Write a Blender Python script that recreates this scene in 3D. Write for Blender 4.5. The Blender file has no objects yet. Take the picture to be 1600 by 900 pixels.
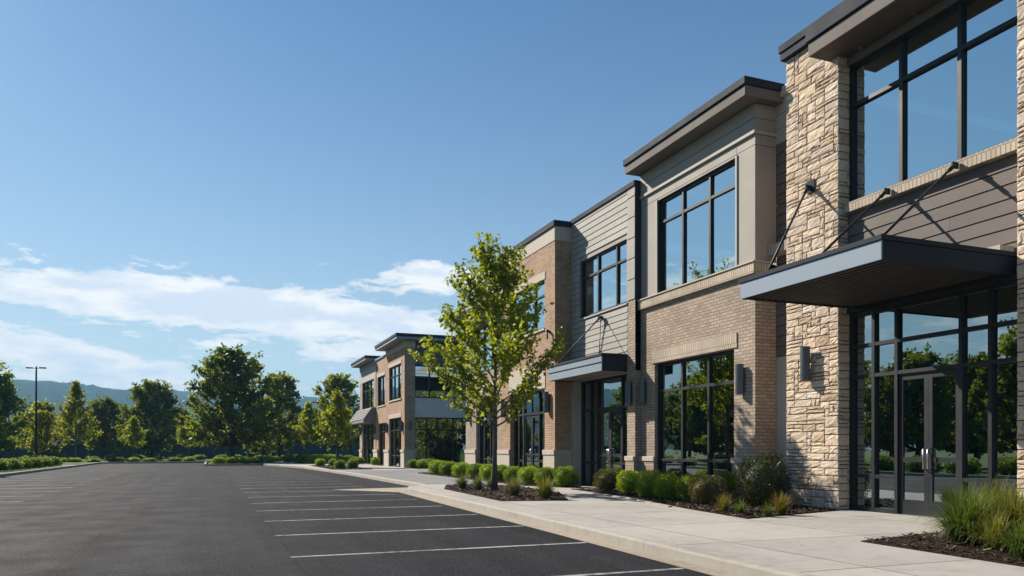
import bpy, math, random
import numpy as np
from mathutils import Vector, Euler

random.seed(7)
S = bpy.context.scene
COL = S.collection
R = math.radians

# ------------------------------------------------------------------ helpers
class MB:
    """collects polygons, builds ONE mesh object with metre-scaled UVs"""
    def __init__(s):
        s.v = []; s.f = []; s.c = []; s.smooth = []
    def poly(s, pts, col=None, smooth=False):
        n = len(s.v); s.v += [tuple(p) for p in pts]
        s.f.append(list(range(n, n + len(pts)))); s.c.append(col); s.smooth.append(smooth)
    def box(s, x0, x1, y0, y1, z0, z1, col=None):
        if x0 > x1: x0, x1 = x1, x0
        if y0 > y1: y0, y1 = y1, y0
        if z0 > z1: z0, z1 = z1, z0
        n = len(s.v)
        s.v += [(x0,y0,z0),(x1,y0,z0),(x1,y1,z0),(x0,y1,z0),(x0,y0,z1),(x1,y0,z1),(x1,y1,z1),(x0,y1,z1)]
        for q in ((3,2,1,0),(4,5,6,7),(0,1,5,4),(1,2,6,5),(2,3,7,6),(3,0,4,7)):
            s.f.append([n+i for i in q]); s.c.append(col); s.smooth.append(False)
    def prism(s, pts, z0, z1, bottom=True):
        a = sum(pts[i][0]*pts[(i+1)%len(pts)][1]-pts[(i+1)%len(pts)][0]*pts[i][1] for i in range(len(pts)))
        if a < 0: pts = pts[::-1]
        s.poly([(x,y,z1) for x,y in pts])
        if bottom: s.poly([(x,y,z0) for x,y in pts[::-1]])
        for i in range(len(pts)):
            (x0,y0),(x1,y1) = pts[i], pts[(i+1)%len(pts)]
            s.poly([(x0,y0,z0),(x1,y1,z0),(x1,y1,z1),(x0,y0,z1)])
    def tube(s, path, radii, n=8, smooth=True, cap=True, col=None):
        path = [Vector(p) for p in path]
        if not hasattr(radii, '__len__'): radii = [radii]*len(path)
        rings = []
        ref = None
        for i, p in enumerate(path):
            d = (path[min(i+1,len(path)-1)] - path[max(i-1,0)]).normalized()
            if ref is None:
                ref = Vector((1,0,0)) if abs(d.x) < .8 else Vector((0,1,0))
            u = (ref - d*ref.dot(d)).normalized(); w = d.cross(u); ref = u
            base = len(s.v)
            for k in range(n):
                a = 2*math.pi*k/n
                s.v.append(tuple(p + (u*math.cos(a) + w*math.sin(a))*radii[i]))
            rings.append(base)
        for i in range(len(rings)-1):
            a, b = rings[i], rings[i+1]
            for k in range(n):
                s.f.append([a+k, a+(k+1)%n, b+(k+1)%n, b+k]); s.c.append(col); s.smooth.append(smooth)
        if cap:
            s.f.append([rings[-1]+k for k in range(n)]); s.c.append(col); s.smooth.append(False)
            s.f.append([rings[0]+k for k in range(n)][::-1]); s.c.append(col); s.smooth.append(False)
    def build(s, name, mat, parent=None, bevel=0):
        me = bpy.data.meshes.new(name)
        off = ROOT.get(parent, (0,0,0)) if parent else (0,0,0)
        V = np.array(s.v, dtype=np.float64) - np.array(off)
        me.from_pydata(V.tolist(), [], s.f)
        uv = me.uv_layers.new(name='UVMap')
        W = np.array(s.v)
        data = np.zeros((len(me.loops), 2), dtype=np.float32)
        for p in me.polygons:
            nx, ny, nz = p.normal
            ax = 2 if abs(nz) >= max(abs(nx), abs(ny)) else (0 if abs(nx) >= abs(ny) else 1)
            for li in p.loop_indices:
                q = W[me.loops[li].vertex_index]
                data[li] = (q[0],q[1]) if ax == 2 else ((q[1],q[2]) if ax == 0 else (q[0],q[2]))
        uv.data.foreach_set('uv', data.ravel())
        if any(c is not None for c in s.c):
            ca = me.color_attributes.new('Col', 'FLOAT_COLOR', 'CORNER')
            cd = np.ones((len(me.loops), 4), dtype=np.float32)
            for p in me.polygons:
                c = s.c[p.index]
                if c is not None:
                    cd[p.loop_start:p.loop_start+p.loop_total,:3] = c
            ca.data.foreach_set('color', cd.ravel())
        me.polygons.foreach_set('use_smooth', s.smooth)
        me.update()
        o = bpy.data.objects.new(name, me); COL.objects.link(o)
        if mat: me.materials.append(mat)
        if parent:
            o.parent = parent; ROOT[o] = off
        if bevel:
            m = o.modifiers.new('bevel', 'BEVEL'); m.width = bevel; m.segments = 2; m.limit_method = 'ANGLE'
        return o

    def split(s, name, mat, parent=None, bevel=0):
        """every box becomes a part of its own"""
        for k in range(0, len(s.v), 8):
            b = MB(); b.v = s.v[k:k+8]; b.f = [[i-k for i in f] for f in s.f[k//8*6:k//8*6+6]]
            b.c = [None]*6; b.smooth = [False]*6
            b.build(name, mat, parent, bevel)

ROOT = {}
def thing(name, label, cat, loc=(0,0,0), group=None):
    o = bpy.data.objects.new(name, None); COL.objects.link(o)
    o.location = loc; o.empty_display_size = .2
    ROOT[o] = tuple(loc)
    return tag(o, label, cat, group)
def tag(o, label, cat, group=None):
    o['label'] = label; o['category'] = cat
    if group: o['group'] = group
    return o
def struct(o):
    o['kind'] = 'structure'; return o
def stuff(o, label=None, cat=None):
    o['kind'] = 'stuff'
    if label: tag(o, label, cat)
    return o
def dup(root, loc, rz=0, sc=1.0, label=None, group=None):
    r = root.copy(); COL.objects.link(r)
    r.location = loc; r.rotation_euler = (0,0,rz)
    r.scale = sc if hasattr(sc,'__len__') else (sc,sc,sc)
    if label: r['label'] = label
    if group: r['group'] = group
    for ch in list(root.children):
        c = ch.copy(); COL.objects.link(c); c.parent = r
        for g in list(ch.children):
            d = g.copy(); COL.objects.link(d); d.parent = c
    return r

# ------------------------------------------------------------------ materials
class NT:
    def __init__(s, name):
        s.m = bpy.data.materials.new(name); s.m.use_nodes = True
        s.t = s.m.node_tree; s.t.nodes.clear()
        s.out = s.n('ShaderNodeOutputMaterial')
    def n(s, typ, **kw):
        nd = s.t.nodes.new(typ)
        for k, v in kw.items():
            if k.startswith('i_'):
                key = k[2:]; key = int(key) if key.isdigit() else key.replace('_',' ')
                nd.inputs[key].default_value = v
            else: setattr(nd, k, v)
        return nd
    def l(s, a, b): s.t.links.new(a, b)
    def uv(s): return s.n('ShaderNodeUVMap', uv_map='UVMap').outputs[0]
    def obj(s): return s.n('ShaderNodeTexCoord').outputs['Object']
    def noise(s, vec, scale, detail=4, rough=.55, dim='3D'):
        nd = s.n('ShaderNodeTexNoise', noise_dimensions=dim)
        nd.inputs['Scale'].default_value = scale; nd.inputs['Detail'].default_value = detail
        nd.inputs['Roughness'].default_value = rough
        if vec is not None: s.l(vec, nd.inputs['Vector'])
        return nd.outputs['Fac']
    def ramp(s, fac, stops):
        r = s.n('ShaderNodeValToRGB'); e = r.color_ramp.elements
        while len(e) < len(stops): e.new(.5)
        for k, (p, c) in enumerate(stops):
            e[k].position = p
            e[k].color = (c,c,c,1) if not hasattr(c,'__len__') else (*c,1)
        s.l(fac, r.inputs[0]); return r.outputs[0]
    def mix(s, fac, a, b, blend='MIX'):
        m = s.n('ShaderNodeMix', data_type='RGBA', blend_type=blend)
        for sock, val in ((m.inputs[0],fac),(m.inputs[6],a),(m.inputs[7],b)):
            if hasattr(val,'links') or isinstance(val, bpy.types.NodeSocket): s.l(val, sock)
            elif hasattr(val,'__len__'): sock.default_value = (*val,1)
            else: sock.default_value = val
        return m.outputs[2]
    def math(s, op, a, b=None, c=None):
        m = s.n('ShaderNodeMath', operation=op)
        for i, val in enumerate((a,b,c)):
            if val is None: continue
            if isinstance(val, bpy.types.NodeSocket): s.l(val, m.inputs[i])
            else: m.inputs[i].default_value = val
        return m.outputs[0]
    def bump(s, h, dist, strength=1, normal=None):
        b = s.n('ShaderNodeBump'); b.inputs['Distance'].default_value = dist; b.inputs['Strength'].default_value = strength
        s.l(h, b.inputs['Height'])
        if normal is not None: s.l(normal, b.inputs['Normal'])
        return b.outputs[0]
    def bsdf(s, color, rough=.8, metal=0, spec=.5, normal=None):
        p = s.n('ShaderNodeBsdfPrincipled')
        p.inputs['Metallic'].default_value = metal
        p.inputs['Specular IOR Level'].default_value = spec
        if isinstance(color, bpy.types.NodeSocket): s.l(color, p.inputs['Base Color'])
        else: p.inputs['Base Color'].default_value = (*color,1)
        if isinstance(rough, bpy.types.NodeSocket): s.l(rough, p.inputs['Roughness'])
        else: p.inputs['Roughness'].default_value = rough
        if normal is not None: s.l(normal, p.inputs['Normal'])
        s.l(p.outputs[0], s.out.inputs[0]); return p

def m_plain(name, col, rough=.6, metal=0, var=.12, scale=2.0, bump=.002, spec=.4):
    t = NT(name); o = t.uv()
    n1 = t.noise(o, scale, 6); n2 = t.noise(o, scale*22, 3)
    f = t.math('ADD', t.math('MULTIPLY', n1, .75), t.math('MULTIPLY', n2, .25))
    c = t.ramp(f, [(.28, [x*(1-var) for x in col]), (.72, [x*(1+var) for x in col])])
    rr = t.ramp(n1, [(.3, max(.05,rough-.08)), (.7, min(1,rough+.08))])
    t.bsdf(c, rr, metal, spec, t.bump(n2, bump)); return t.m

def m_brick(name, c1, c2, mortar, bw=.235, bh=.082):
    t = NT(name); uv = t.uv()
    br = t.n('ShaderNodeTexBrick')
    br.offset = .5; br.squash = 1
    for k, v in (('Scale',1.0),('Mortar Size',.0125),('Mortar Smooth',.25),('Bias',-.1),('Brick Width',bw),('Row Height',bh)):
        br.inputs[k].default_value = v
    br.inputs['Color1'].default_value = (*c1,1); br.inputs['Color2'].default_value = (*c2,1); br.inputs['Mortar'].default_value = (*mortar,1)
    t.l(uv, br.inputs['Vector'])
    n = t.noise(uv, 1.1, 5); nf = t.noise(uv, 30, 3)
    c = t.mix(1, br.outputs['Color'], t.ramp(n, [(.3,.8),(.7,1.15)]), 'MULTIPLY')
    c = t.mix(1, c, t.ramp(nf, [(.25,.78),(.75,1.2)]), 'MULTIPLY')
    h = t.math('SUBTRACT', t.math('MULTIPLY', nf, .35), br.outputs['Fac'])
    t.bsdf(c, .9, 0, .25, t.bump(h, .009, .9)); return t.m

def m_attr(name, rough=.85, nscale=14, bump=.006, mul=(1,1,1)):
    t = NT(name); uv = t.uv()
    a = t.n('ShaderNodeVertexColor', layer_name='Col').outputs[0]
    n = t.noise(uv, nscale, 6, .65); n2 = t.noise(uv, 2.2, 4)
    c = t.mix(1, a, t.ramp(n, [(.3,.72),(.7,1.22)]), 'MULTIPLY')
    c = t.mix(1, c, t.ramp(n2, [(.3,.86),(.7,1.1)]), 'MULTIPLY')
    c = t.mix(1, c, mul, 'MULTIPLY')
    t.bsdf(c, rough, 0, .25, t.bump(n, bump)); return t.m

def m_leaf(name, c_dark, c_light, trans=.38, tint=(1.25,1.15,.45)):
    t = NT(name)
    a = t.n('ShaderNodeVertexColor', layer_name='Col').outputs[0]
    sep = t.n('ShaderNodeSeparateColor'); t.l(a, sep.inputs[0])
    c = t.mix(sep.outputs[0], c_dark, c_light)
    d = t.n('ShaderNodeBsdfPrincipled'); d.inputs['Roughness'].default_value = .55; d.inputs['Specular IOR Level'].default_value = .3
    t.l(c, d.inputs['Base Color'])
    tr = t.n('ShaderNodeBsdfTranslucent'); t.l(t.mix(1, c, tint, 'MULTIPLY'), tr.inputs[0])
    mx = t.n('ShaderNodeMixShader'); mx.inputs[0].default_value = trans
    t.l(d.outputs[0], mx.inputs[1]); t.l(tr.outputs[0], mx.inputs[2]); t.l(mx.outputs[0], t.out.inputs[0])
    return t.m

def m_glass(name, refl=.5, tint=(.70,.86,.95), trans=(.16,.22,.22)):
    t = NT(name); uv = t.uv()
    n = t.noise(uv, .55, 1)
    b = t.bump(n, .006, .35)
    g = t.n('ShaderNodeBsdfGlossy'); g.inputs['Roughness'].default_value = .004; g.inputs['Color'].default_value = (*tint,1)
    t.l(b, g.inputs['Normal'])
    tr = t.n('ShaderNodeBsdfTransparent'); tr.inputs[0].default_value = (*trans,1)
    lw = t.n('ShaderNodeFresnel'); lw.inputs['IOR'].default_value = 1.5
    f = t.math('ADD', t.math('MULTIPLY', lw.outputs[0], 1-refl), refl)
    mx = t.n('ShaderNodeMixShader'); t.l(f, mx.inputs[0])
    t.l(tr.outputs[0], mx.inputs[1]); t.l(g.outputs[0], mx.inputs[2]); t.l(mx.outputs[0], t.out.inputs[0])
    return t.m

def m_concrete(name, col, jx=2.3, jy=2.3, joints=True, ox=0.0, oy=0.0):
    t = NT(name); uv = t.uv()
    n1 = t.noise(uv, .45, 6, .6); n2 = t.noise(uv, 5, 6, .6); n3 = t.noise(uv, 140, 2)
    f = t.math('ADD', t.math('ADD', t.math('MULTIPLY', n1, .45), t.math('MULTIPLY', n2, .3)), t.math('MULTIPLY', n3, .25))
    c = t.ramp(f, [(.35, [x*.66 for x in col]), (.5, col), (.66, [x*1.12 for x in col])])
    st = t.noise(uv, 1.3, 7, .68)
    c = t.mix(t.ramp(st, [(.56,0),(.74,.42)]), c, [col[0]*.55,col[1]*.53,col[2]*.50])
    sp_ = t.n('ShaderNodeTexVoronoi', feature='F1'); sp_.inputs['Scale'].default_value = 2.3; t.l(uv, sp_.inputs['Vector'])
    c = t.mix(t.ramp(sp_.outputs['Distance'], [(.035,.55),(.07,0)]), c, [x*.35 for x in col])
    h = n3
    if joints:
        mp = t.n('ShaderNodeMapping'); mp.inputs['Location'].default_value = (ox,oy,0); t.l(uv, mp.inputs[0])
        br = t.n('ShaderNodeTexBrick'); br.offset = 0; br.squash = 1
        for k, v in (('Scale',1.0),('Mortar Size',.014),('Mortar Smooth',.3),('Brick Width',jx),('Row Height',jy),('Bias',0)):
            br.inputs[k].default_value = v
        br.inputs['Color1'].default_value = (.88,.88,.88,1); br.inputs['Color2'].default_value = (1.08,1.07,1.05,1); br.inputs['Mortar'].default_value = (.30,.29,.28,1)
        t.l(mp.outputs[0], br.inputs['Vector'])
        c = t.mix(1, c, br.outputs['Color'], 'MULTIPLY')
        h = t.math('SUBTRACT', t.math('MULTIPLY', n3, .2), br.outputs['Fac'])
    t.bsdf(c, .88, 0, .3, t.bump(h, .006, .8)); return t.m

def m_asphalt():
    t = NT('asphalt'); uv = t.uv()
    n1 = t.noise(uv, .12, 5, .6); n2 = t.noise(uv, 1.0, 5, .6); n3 = t.noise(uv, 130, 2, .7)
    mp = t.n('ShaderNodeMapping'); mp.inputs['Scale'].default_value = (.25,.05,1); t.l(uv, mp.inputs[0])
    n4 = t.noise(mp.outputs[0], 2.2, 5, .6)
    f = t.math('ADD', t.math('ADD', t.math('MULTIPLY', n1, .35), t.math('MULTIPLY', n2, .25)), t.math('MULTIPLY', n4, .4))
    c = t.ramp(f, [(.34, (.0075,.0082,.0112)), (.5, (.0122,.0132,.0172)), (.66, (.025,.0263,.0315))])
    n6 = t.noise(uv, 38, 3, .75)
    c = t.mix(1, c, t.ramp(n3, [(.3,.55),(.55,1.0),(.72,1.9)]), 'MULTIPLY')
    c = t.mix(1, c, t.ramp(n6, [(.36,.5),(.5,1.0),(.62,2.3)]), 'MULTIPLY')
    # scuffed pale dust patches in the stalls
    n5 = t.noise(uv, .55, 6, .62)
    c = t.mix(t.ramp(n5, [(.58,0),(.80,.45)]), c, (.044,.044,.046))
    vg = t.n('ShaderNodeTexVoronoi', feature='F1'); vg.inputs['Scale'].default_value = 26; t.l(uv, vg.inputs['Vector'])
    gsel = t.n('ShaderNodeSeparateColor'); t.l(vg.outputs['Color'], gsel.inputs[0])
    gm = t.math('MULTIPLY', t.ramp(vg.outputs['Distance'], [(.22,1),(.40,0)]), t.ramp(gsel.outputs[0], [(.55,0),(.95,.75)]))
    c = t.mix(gm, c, (.075,.075,.08))
    # paving seams running down the lot, oil drips in the bays
    sp = t.n('ShaderNodeSeparateXYZ'); t.l(uv, sp.inputs[0])
    wob = t.math('MULTIPLY', t.math('SUBTRACT', t.noise(uv, .6, 4), .5), .25)
    for sx_ in (-1.7, 1.0, -5.3):
        d_ = t.math('ABSOLUTE', t.math('ADD', t.math('SUBTRACT', sp.outputs[0], sx_), wob))
        c = t.mix(t.ramp(d_, [(.0,.7),(.02,.25),(.05,0)]), c, (.006,.006,.007))
    vs = t.n('ShaderNodeTexVoronoi', feature='F1'); vs.inputs['Scale'].default_value = .42; t.l(uv, vs.inputs['Vector'])
    oil = t.math('ADD', vs.outputs['Distance'], t.math('MULTIPLY', t.noise(uv, 3, 4), .35))
    c = t.mix(t.ramp(oil, [(.24,.75),(.36,0)]), c, (.006,.006,.006))
    tr_ = t.n('ShaderNodeMapping'); tr_.inputs['Scale'].default_value = (1.1,.035,1); t.l(uv, tr_.inputs[0])
    c = t.mix(1, c, t.ramp(t.noise(tr_.outputs[0], 1.6, 4, .55), [(.32,.74),(.5,1.0),(.68,1.32)]), 'MULTIPLY')
    # hairline sealed cracks
    vo = t.n('ShaderNodeTexVoronoi', feature='DISTANCE_TO_EDGE'); vo.inputs['Scale'].default_value = .11
    wv = t.n('ShaderNodeVectorMath', operation='ADD'); t.l(uv, wv.inputs[0])
    nn = t.n('ShaderNodeTexNoise'); nn.inputs['Scale'].default_value = .8; t.l(uv, nn.inputs['Vector']); t.l(nn.outputs['Color'], wv.inputs[1])
    t.l(wv.outputs[0], vo.inputs['Vector'])
    c = t.mix(t.ramp(vo.outputs['Distance'], [(.0,.55),(.004,0)]), c, (.018,.018,.019))
    r = t.ramp(n2, [(.3,.72),(.7,.92)])
    t.bsdf(c, r, 0, .07, t.bump(t.math('ADD', n3, t.math('MULTIPLY', n6, 1.5)), .005, .9)); return t.m

def m_paint():
    t = NT('road_paint'); uv = t.uv()
    n = t.noise(uv, 9, 6, .7); n2 = t.noise(uv, .7, 4)
    f = t.math('ADD', t.math('MULTIPLY', n, .6), t.math('MULTIPLY', n2, .4))
    c = t.ramp(f, [(.40,(.04,.04,.042)), (.52,(.26,.26,.26)), (.68,(.46,.46,.45))])
    t.bsdf(c, .75, 0, .3); return t.m

def m_grass():
    t = NT('lawn_grass'); uv = t.uv()
    n1 = t.noise(uv, .06, 5); n2 = t.noise(uv, 3, 6, .7)
    f = t.math('ADD', t.math('MULTIPLY', n1, .5), t.math('MULTIPLY', n2, .5))
    c = t.ramp(f, [(.35,(.035,.055,.012)), (.5,(.07,.105,.02)), (.66,(.12,.15,.03))])
    t.bsdf(c, .95, 0, .1, t.bump(n2, .05)); return t.m

def m_hill():
    t = NT('hill_forest'); o = t.obj()
    n1 = t.noise(o, .004, 6); n2 = t.noise(o, .05, 5, .7)
    f = t.math('ADD', t.math('MULTIPLY', n1, .5), t.math('MULTIPLY', n2, .5))
    c = t.ramp(f, [(.35,(.014,.028,.012)), (.65,(.05,.075,.028))])
    t.bsdf(c, 1, 0, 0, t.bump(n2, 12, 1)); return t.m

def m_siding(name, col, var=.1):
    t = NT(name); uv = t.uv()
    mp = t.n('ShaderNodeMapping'); mp.inputs['Scale'].default_value = (1.2,26,1); t.l(uv, mp.inputs[0])
    n = t.noise(mp.outputs[0], 2.0, 5, .6); n2 = t.noise(uv, .8, 4)
    a = t.n('ShaderNodeVertexColor', layer_name='Col').outputs[0]
    c = t.ramp(n, [(.3,[x*(1-var) for x in col]),(.7,[x*(1+var) for x in col])])
    c = t.mix(1, c, t.ramp(n2, [(.3,.9),(.7,1.08)]), 'MULTIPLY')
    c = t.mix(1, c, a, 'MULTIPLY')
    t.bsdf(c, .75, 0, .3, t.bump(n, .003)); return t.m

def m_bark(name, col):
    t = NT(name); o = t.obj()
    mp = t.n('ShaderNodeMapping'); mp.inputs['Scale'].default_value = (1,1,.18); t.l(o, mp.inputs[0])
    n = t.noise(mp.outputs[0], 30, 5, .7)
    t.bsdf(t.ramp(n, [(.3,[x*.55 for x in col]),(.7,[x*1.3 for x in col])]), .95, 0, .15, t.bump(n, .02)); return t.m

M = dict(
    stone=m_attr('ledge_stone', .9, 16, .012),
    mortar=m_plain('stone_mortar', (.10,.082,.065), .95, 0, .2, 6),
    brick_tan=m_brick('tan_brick', (.41,.33,.262), (.305,.232,.178), (.22,.18,.145)),
    brick_warm=m_brick('warm_brick', (.45,.30,.20), (.33,.20,.125), (.25,.185,.135)),
    soldier=m_brick('soldier_brick', (.46,.385,.305), (.39,.325,.25), (.28,.235,.19), .085, .40),
    cast=m_plain('cast_stone', (.42,.37,.31), .85, 0, .12, 3, .003),
    white_band=m_plain('pale_fascia_panel', (.50,.50,.49), .6, 0, .06, 1.5),
    panel=m_plain('taupe_panel', (.29,.262,.232), .75, 0, .07, 1.2, .001),
    panel_lt=m_plain('light_panel', (.36,.34,.31), .75, 0, .07, 1.2, .001),
    gray_wall=m_plain('charcoal_render', (.085,.085,.09), .8, 0, .1, 1.5),
    siding_lt=m_siding('grey_lap_siding', (.30,.285,.265)),
    siding_dk=m_siding('brown_grey_lap_siding', (.120,.100,.092)),
    backing=m_plain('dark_backing', (.03,.028,.026), .9),
    metal=m_plain('blue_grey_metal', (.026,.033,.045), .75, 0, .10, .8, .0008, .12),
    metal_lt=m_plain('grey_steel_glint_fascia', (.21,.265,.33), .6, 0, .06, .8, .0008, .2),  # grey steel, base lightened for sun and sky glint on the canopy fronts
    frame=m_plain('dark_window_frame', (.013,.0145,.018), .5, 0, .12, 2, .0005, .3),
    fascia=m_plain('taupe_metal_fascia', (.15,.135,.125), .8, 0, .08, 1, .0006, .15),
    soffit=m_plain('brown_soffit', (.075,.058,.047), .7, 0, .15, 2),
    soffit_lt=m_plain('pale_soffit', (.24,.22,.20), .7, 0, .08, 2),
    lampm=m_plain('lamp_metal', (.10,.105,.115), .38, .6, .08, 2, .0005),
    steel=m_plain('brushed_steel', (.45,.45,.45), .28, .95, .08, 4, .0003),
    glass=m_glass('reflective_glass', .60, (.78,.95,1.0), (.10,.14,.15)),
    glass_dk=m_glass('dark_reflective_glass', .38, (.76,.92,.95), (.09,.13,.13)),
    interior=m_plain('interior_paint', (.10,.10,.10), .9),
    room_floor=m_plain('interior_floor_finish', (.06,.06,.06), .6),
    walk=m_concrete('pavement_concrete', (.322,.304,.288), 2.35, 2.35, True, .55, .85),
    walk_gray=m_concrete('grey_plaza_concrete', (.17,.172,.178), 3.0, 3.0, True),
    kerbm=m_concrete('kerb_concrete', (.33,.305,.265), joints=False),
    gutter=m_concrete('gutter_concrete', (.29,.245,.195), joints=False),
    asphalt=m_asphalt(), paint=m_paint(), lawn=m_grass(), hill=m_hill(),
    mulch=m_plain('mulch_soil', (.035,.021,.014), .98, 0, .4, 14, .02, .1),
    chips=m_attr('mulch_chips', .95, 20, .003),
    bark=m_bark('grey_brown_bark', (.12,.10,.085)),
    bark_dk=m_bark('dark_bark', (.05,.042,.036)),
    leaf_young=m_leaf('young_tree_leaf', (.095,.140,.016), (.31,.37,.05), .52),
    leaf_dark=m_leaf('dark_tree_leaf', (.052,.098,.026), (.24,.285,.052), .52),
    leaf_mid=m_leaf('mid_tree_leaf', (.080,.125,.022), (.29,.33,.05), .52),
    leaf_light=m_leaf('light_tree_leaf', (.10,.14,.016), (.37,.42,.05), .55),
    leaf_gold=m_leaf('golden_tree_leaf', (.10,.125,.018), (.36,.39,.05), .52),
    shrub_b=m_leaf('bright_shrub_leaf', (.12,.20,.014), (.34,.45,.04), .45),
    shrub_m=m_leaf('mid_shrub_leaf', (.075,.14,.015), (.25,.34,.04), .45),
    shrub_o=m_leaf('olive_shrub_leaf', (.065,.065,.02), (.17,.15,.05), .25),
    shrub_d=m_leaf('dark_yew_leaf', (.025,.035,.012), (.065,.078,.024), .2),
    blade_g=m_leaf('green_grass_blade', (.045,.085,.012), (.14,.19,.035), .4),
    blade_y=m_leaf('yellow_grass_blade', (.07,.10,.016), (.24,.24,.045), .4),
    blade_r=m_leaf('reddish_grass_blade', (.075,.095,.018), (.27,.19,.055), .4),
    blade_p=m_leaf('pale_grass_blade', (.09,.11,.06), (.22,.24,.13), .35),
    awning=m_plain('awning_shingle', (.17,.16,.16), .85, 0, .25, 6, .01),
    fence=m_plain('fence_screen', (.018,.045,.056), .8, 0, .25, .8),
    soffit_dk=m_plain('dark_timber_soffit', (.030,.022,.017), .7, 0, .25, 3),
    black=m_plain('black_metal', (.015,.015,.017), .5, .3),
)

# ------------------------------------------------------------------ building pieces
def wall(root, name, mat, axis, p, t, u0, u1, z0, z1, openings=()):
    """flat wall with rectangular openings. axis 'x': outer face at x=p looking -x, u is y;
       axis 'y': outer face at y=p looking -y, u is x. t = thickness (inwards)"""
    us = sorted({u0,u1,*[v for o in openings for v in o[:2] if u0 < v < u1]})
    zs = sorted({z0,z1,*[v for o in openings for v in o[2:] if z0 < v < z1]})
    def solid(i, j):
        if i < 0 or j < 0 or i >= len(us)-1 or j >= len(zs)-1: return False
        cu, cz = (us[i]+us[i+1])/2, (zs[j]+zs[j+1])/2
        return not any(o[0] < cu < o[1] and o[2] < cz < o[3] for o in openings)
    m = MB()
    P = (lambda d,u,z: (p+d,u,z)) if axis == 'x' else (lambda d,u,z: (u,p+d,z))
    flip = axis == 'x'
    def q(a): m.poly(a[::-1] if flip else a)
    for i in range(len(us)-1):
        for j in range(len(zs)-1):
            if not solid(i,j): continue
            a,b,c,d = us[i],us[i+1],zs[j],zs[j+1]
            q([P(0,a,c),P(0,b,c),P(0,b,d),P(0,a,d)])
            q([P(t,b,c),P(t,a,c),P(t,a,d),P(t,b,d)])
            if not solid(i-1,j): q([P(t,a,c),P(0,a,c),P(0,a,d),P(t,a,d)])
            if not solid(i+1,j): q([P(0,b,c),P(t,b,c),P(t,b,d),P(0,b,d)])
            if not solid(i,j-1): q([P(t,a,c),P(t,b,c),P(0,b,c),P(0,a,c)])
            if not solid(i,j+1): q([P(0,a,d),P(0,b,d),P(t,b,d),P(t,a,d)])
    return m.build(name, mat, root)

def boards(root, name, mat, axis, p, u0, u1, z0, z1, pitch, openings=(), seed=1, joints=3.2, tv=.06):
    """lap siding: every board is a wedge, lower edge proud"""
    rnd = random.Random(seed); m = MB()
    z = z0
    while z < z1-.02:
        zt = min(z+pitch, z1)
        segs = [(u0,u1)]
        for o in openings:
            if o[2] < zt-.01 and o[3] > z+.01:
                ns = []
                for a,b in segs:
                    if o[1] <= a or o[0] >= b: ns.append((a,b)); continue
                    if o[0]-a > .02: ns.append((a,o[0]))
                    if b-o[1] > .02: ns.append((o[1],b))
                segs = ns
        for a,b in segs:
            cuts = [a]
            c = a + rnd.uniform(.6,joints)
            while c < b-.5: cuts.append(c); c += joints*rnd.uniform(.8,1.2)
            cuts.append(b)
            for k in range(len(cuts)-1):
                ya, yb = cuts[k]+(.003 if k else 0), cuts[k+1]-(.003 if k < len(cuts)-2 else 0)
                g = 1+rnd.uniform(-tv,tv); col = (g,g,g)
                lo, hi, bk = p-.022, p-.006, p+.03
                if axis == 'x':
                    v = [(lo,ya,z+.012),(lo,yb,z+.012),(hi,yb,zt),(hi,ya,zt),(bk,ya,z+.012),(bk,yb,z+.012),(bk,yb,zt),(bk,ya,zt)]
                    fl = [(3,2,1,0),(0,1,5,4),(2,3,7,6),(4,7,3,0),(1,2,6,5)]
                else:
                    v = [(ya,lo,z+.012),(yb,lo,z+.012),(yb,hi,zt),(ya,hi,zt),(ya,bk,z+.012),(yb,bk,z+.012),(yb,bk,zt),(ya,bk,zt)]
                    fl = [(0,1,2,3),(4,5,1,0),(6,7,3,2),(0,3,7,4),(5,6,2,1)]
                for f in fl: m.poly([v[i] for i in f], col)
        z = zt
    return m.build(name, mat, root)

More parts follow.
